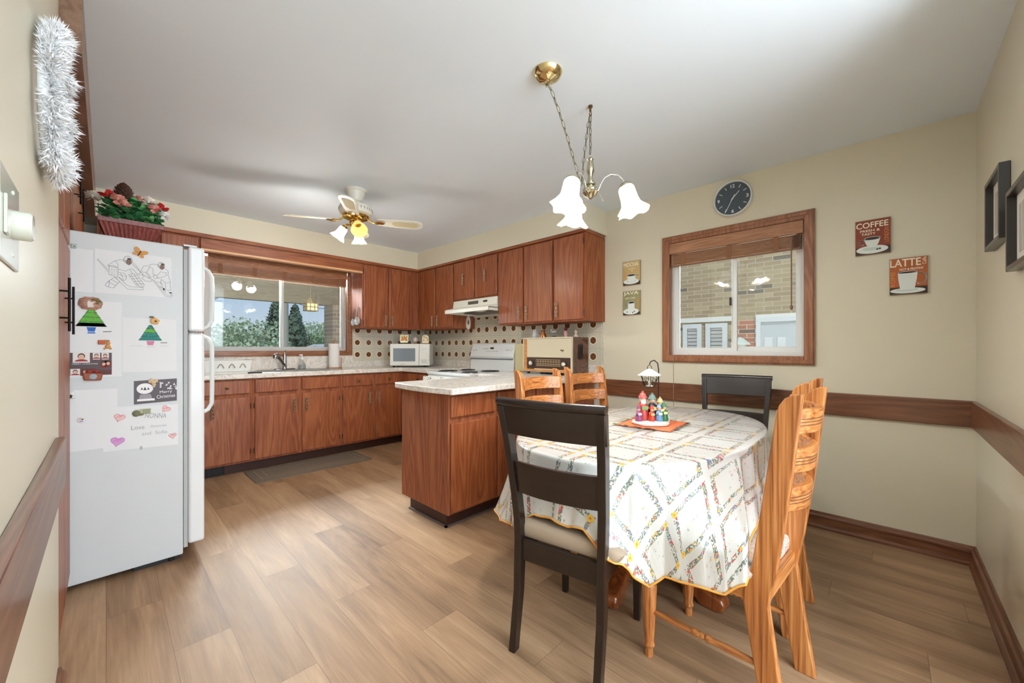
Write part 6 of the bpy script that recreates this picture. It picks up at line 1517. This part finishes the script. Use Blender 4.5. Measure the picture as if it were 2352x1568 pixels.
for i, (px, Y, r, h, mt, lab) in enumerate(((545, 24, 1.9, 3.4, ga, 'pale green bushy tree at the left of the sink window'), (585, 29, 2.2, 3.9, ga, 'mid green tree left of the spruces'), (612, 20, 1.2, 2.3, ga, 'pale low tree in front of the left spruce'), (508, 34, 1.2, 2.6, gb, 'small green tree farthest left beyond the refrigerator handle'), (592, 16, .4, 1.4, gc, 'small dark round shrub below the pale trees'), (708, 39, 1.9, 4.0, gb, 'green tree right of the spruces'), (740, 44, 2.6, 4.8, ga, 'pale green tree at the right near the brick pillar'), (650, 18, .9, 1.9, ga, 'low pale bush at the foot of the spruces'))):
    leafy('leafy_tree', lab, onray(px, Y), Y, -.8, r, h, mt, 2600, .2, 30+i)
t = thing('roadside_hedge', 'low green hedge and field at the left horizon outside', 'hedge', (0, 0, 0)); m = MB(); rr = random.Random(9)
for k in range(2600):
    x = rr.uniform(4, 27); c_ = Vector((x, 44+rr.uniform(-.6, .6), -.8+rr.random()**.7*(1.7+.3*math.sin(x)))); a = Vector((rr.gauss(0, 1), 0, rr.gauss(0, 1))).normalized()*.22; b_ = Vector((a.z, rr.uniform(-.1, .1), -a.x))*.7
    m.add([tuple(c_-a), tuple(c_+b_), tuple(c_+a), tuple(c_-b_)], [(0, 1, 2, 3)])
stuff(m.obj('foliage', gb, t))
t = thing('utility_pole', 'grey utility pole behind the centre bar of the sink window', 'pole', (onray(657, 16), 16, -.8))
MB().cyl((0, 0, 0), (0, 0, 3.9), .10, .08).obj('post', plain('pole_grey', (176, 170, 160), .9), t)
t = thing('neighbour_roof', 'low pale grey roof of a shed beyond the porch pillar', 'shed', (onray(735, 16), 16, -.8))
MB().prism([(-1.3, 0), (1.3, 0), (1.3, 1.35), (.3, 2.05), (-1.3, 1.5)], 0, 1.5, 'xz').obj('walls', plain('shed_wall', (206, 200, 190), .8), t)
MB().prism([(-1.5, 1.42), (.35, 2.1), (1.5, 1.38), (1.5, 1.44), (.35, 2.16), (-1.5, 1.48)], -.2, 1.7, 'xz').obj('roof', plain('shed_roof', (196, 194, 190), .8), t)
m = MB()
for z, s_ in ((2.7, 0), (3.05, .1)): m.tube([(onray(657, 16), 16, z+.3), (onray(710, 16), 16, z+.05+s_), (onray(760, 16), 16, z+.05+s_), (onray(900, 16), 16, z+.5)], .012, 4)
tag(m.obj('overhead_wire', plain('wire_grey', (110, 116, 124), .8)), 'thin overhead wires crossing the sky behind the porch lantern', 'wire')
t = thing('bare_branch', 'thin bare branch reaching in at the left of the sink window', 'branch', (0, 0, 0)); x0 = onray(470, 9)
MB().tube([(x0-.6, 9, -.8), (x0-.5, 9, 1.2), (x0-.3, 9, 1.85), (x0+.25, 9, 2.15), (x0+.5, 9, 2.28), (x0+.75, 9, 2.32)], [.06, .04, .02, .012, .008, .003], 5).tube([(x0+.25, 9, 2.15), (x0+.45, 9, 2.18), (x0+.62, 9, 2.25)], [.01, .006, .002], 5).obj('twig', plain('bark', (84, 70, 60), .9), t)
# neighbouring brick house seen through the side window
HXn = 8.0
t = thing('neighbour_house', 'buff brick house next door seen through the side window', 'house', (HXn, 0, -.35))
MB().box(0, .4, -5, 7.5, 0, 5.2).obj('brick_wall', brick('buff_brick', (146, 124, 92), (172, 152, 118), (178, 168, 150), (98, 86, 76), .26, .078, 'x'), t)
def hy(px): tt = (px-1176)/896.6; s_, c_ = math.sin(R(46.12)), math.cos(R(46.12)); return (c_-s_*tt)/(s_+c_*tt)*HXn
MB().box(-.02, 0, hy(1737), hy(1694), 0, 2.03).obj('red_brick_panel', brick('red_brick', (150, 84, 58), (176, 106, 78), (200, 186, 170), (90, 60, 50), .26, .078, 'x'), t)
wt = plain('house_trim_white', (204, 206, 206), .6)
MB().box(-.05, 0, hy(1694), hy(1560), 2.03, 2.12).box(-.05, 0, hy(1860), hy(1737), 2.03, 2.12).obj('lintel', plain('lintel_white', (214, 212, 206), .6), t)
w_ = MB(); 
for a, b_ in ((1613, 1570), (1672, 1622)): frame_ring(w_, hy(b_+(a-b_)*0) if False else min(hy(a), hy(b_)), max(hy(a), hy(b_)), .3, 2.0, -.05, -.005, .085, 'x')
w_.obj('sidelight_frame', wt, t)
for a, b_ in ((1613, 1570), (1672, 1622)):
    s_ = MB(); y0_, y1_ = min(hy(a), hy(b_))+.09, max(hy(a), hy(b_))-.09
    for i in range(22): s_.box(-.03, -.012, y0_, y1_, .4+i*.07, .455+i*.07)
    s_.obj('shutter', plain('shutter_grey', (176, 178, 176), .6), t)
dr = MB().box(-.03, 0, hy(1860), hy(1740), 0, 2.02); dr.obj('garage_door', plain('garage_door_white', (186, 190, 192), .6), t)
m = MB(); frame_ring(m, hy(1870), hy(1738), -.2, 2.06, -.07, -.03, .075, 'x'); m.obj('garage_frame', wt, t)
for a, b_ in ((1776, 1756), (1806, 1786)):
    for z0_, z1_ in ((1.42, 1.72), (.95, 1.25)): MB().box(-.045, -.03, hy(a), hy(b_), z0_, z1_).obj('door_panel', wt, t, bevel=.01)
MB().box(-.05, -.03, hy(1806), hy(1790), .9, 1.2).obj('door_glass', plain('door_glass_dark', (90, 92, 96), .1), t)
t = thing('wall_lantern', 'white porch lamp on the red brick beside the neighbour garage door', 'lamp', (HXn-.02, hy(1706), .93))
MB().lathe([(.0, .45), (.05, .43), (.16, .33), (.17, .31), (.0, .31)], 8, (-.17, 0, 0)).obj('hood', plain('lamp_pale_green', (196, 204, 196), .5), t, 30)
MB().lathe([(.0, .05), (.07, .05), (.11, .31), (.0, .31)], 6, (-.17, 0, 0)).obj('lantern_glass', plain('lamp_glass_pale', (236, 230, 214), .3), t)
MB().box(-.02, 0, -.05, .05, .1, .35).cyl((0, 0, .2), (-.17, 0, .06), .015).obj('bracket', plain('lamp_pale_green', (196, 204, 196), .5), t)
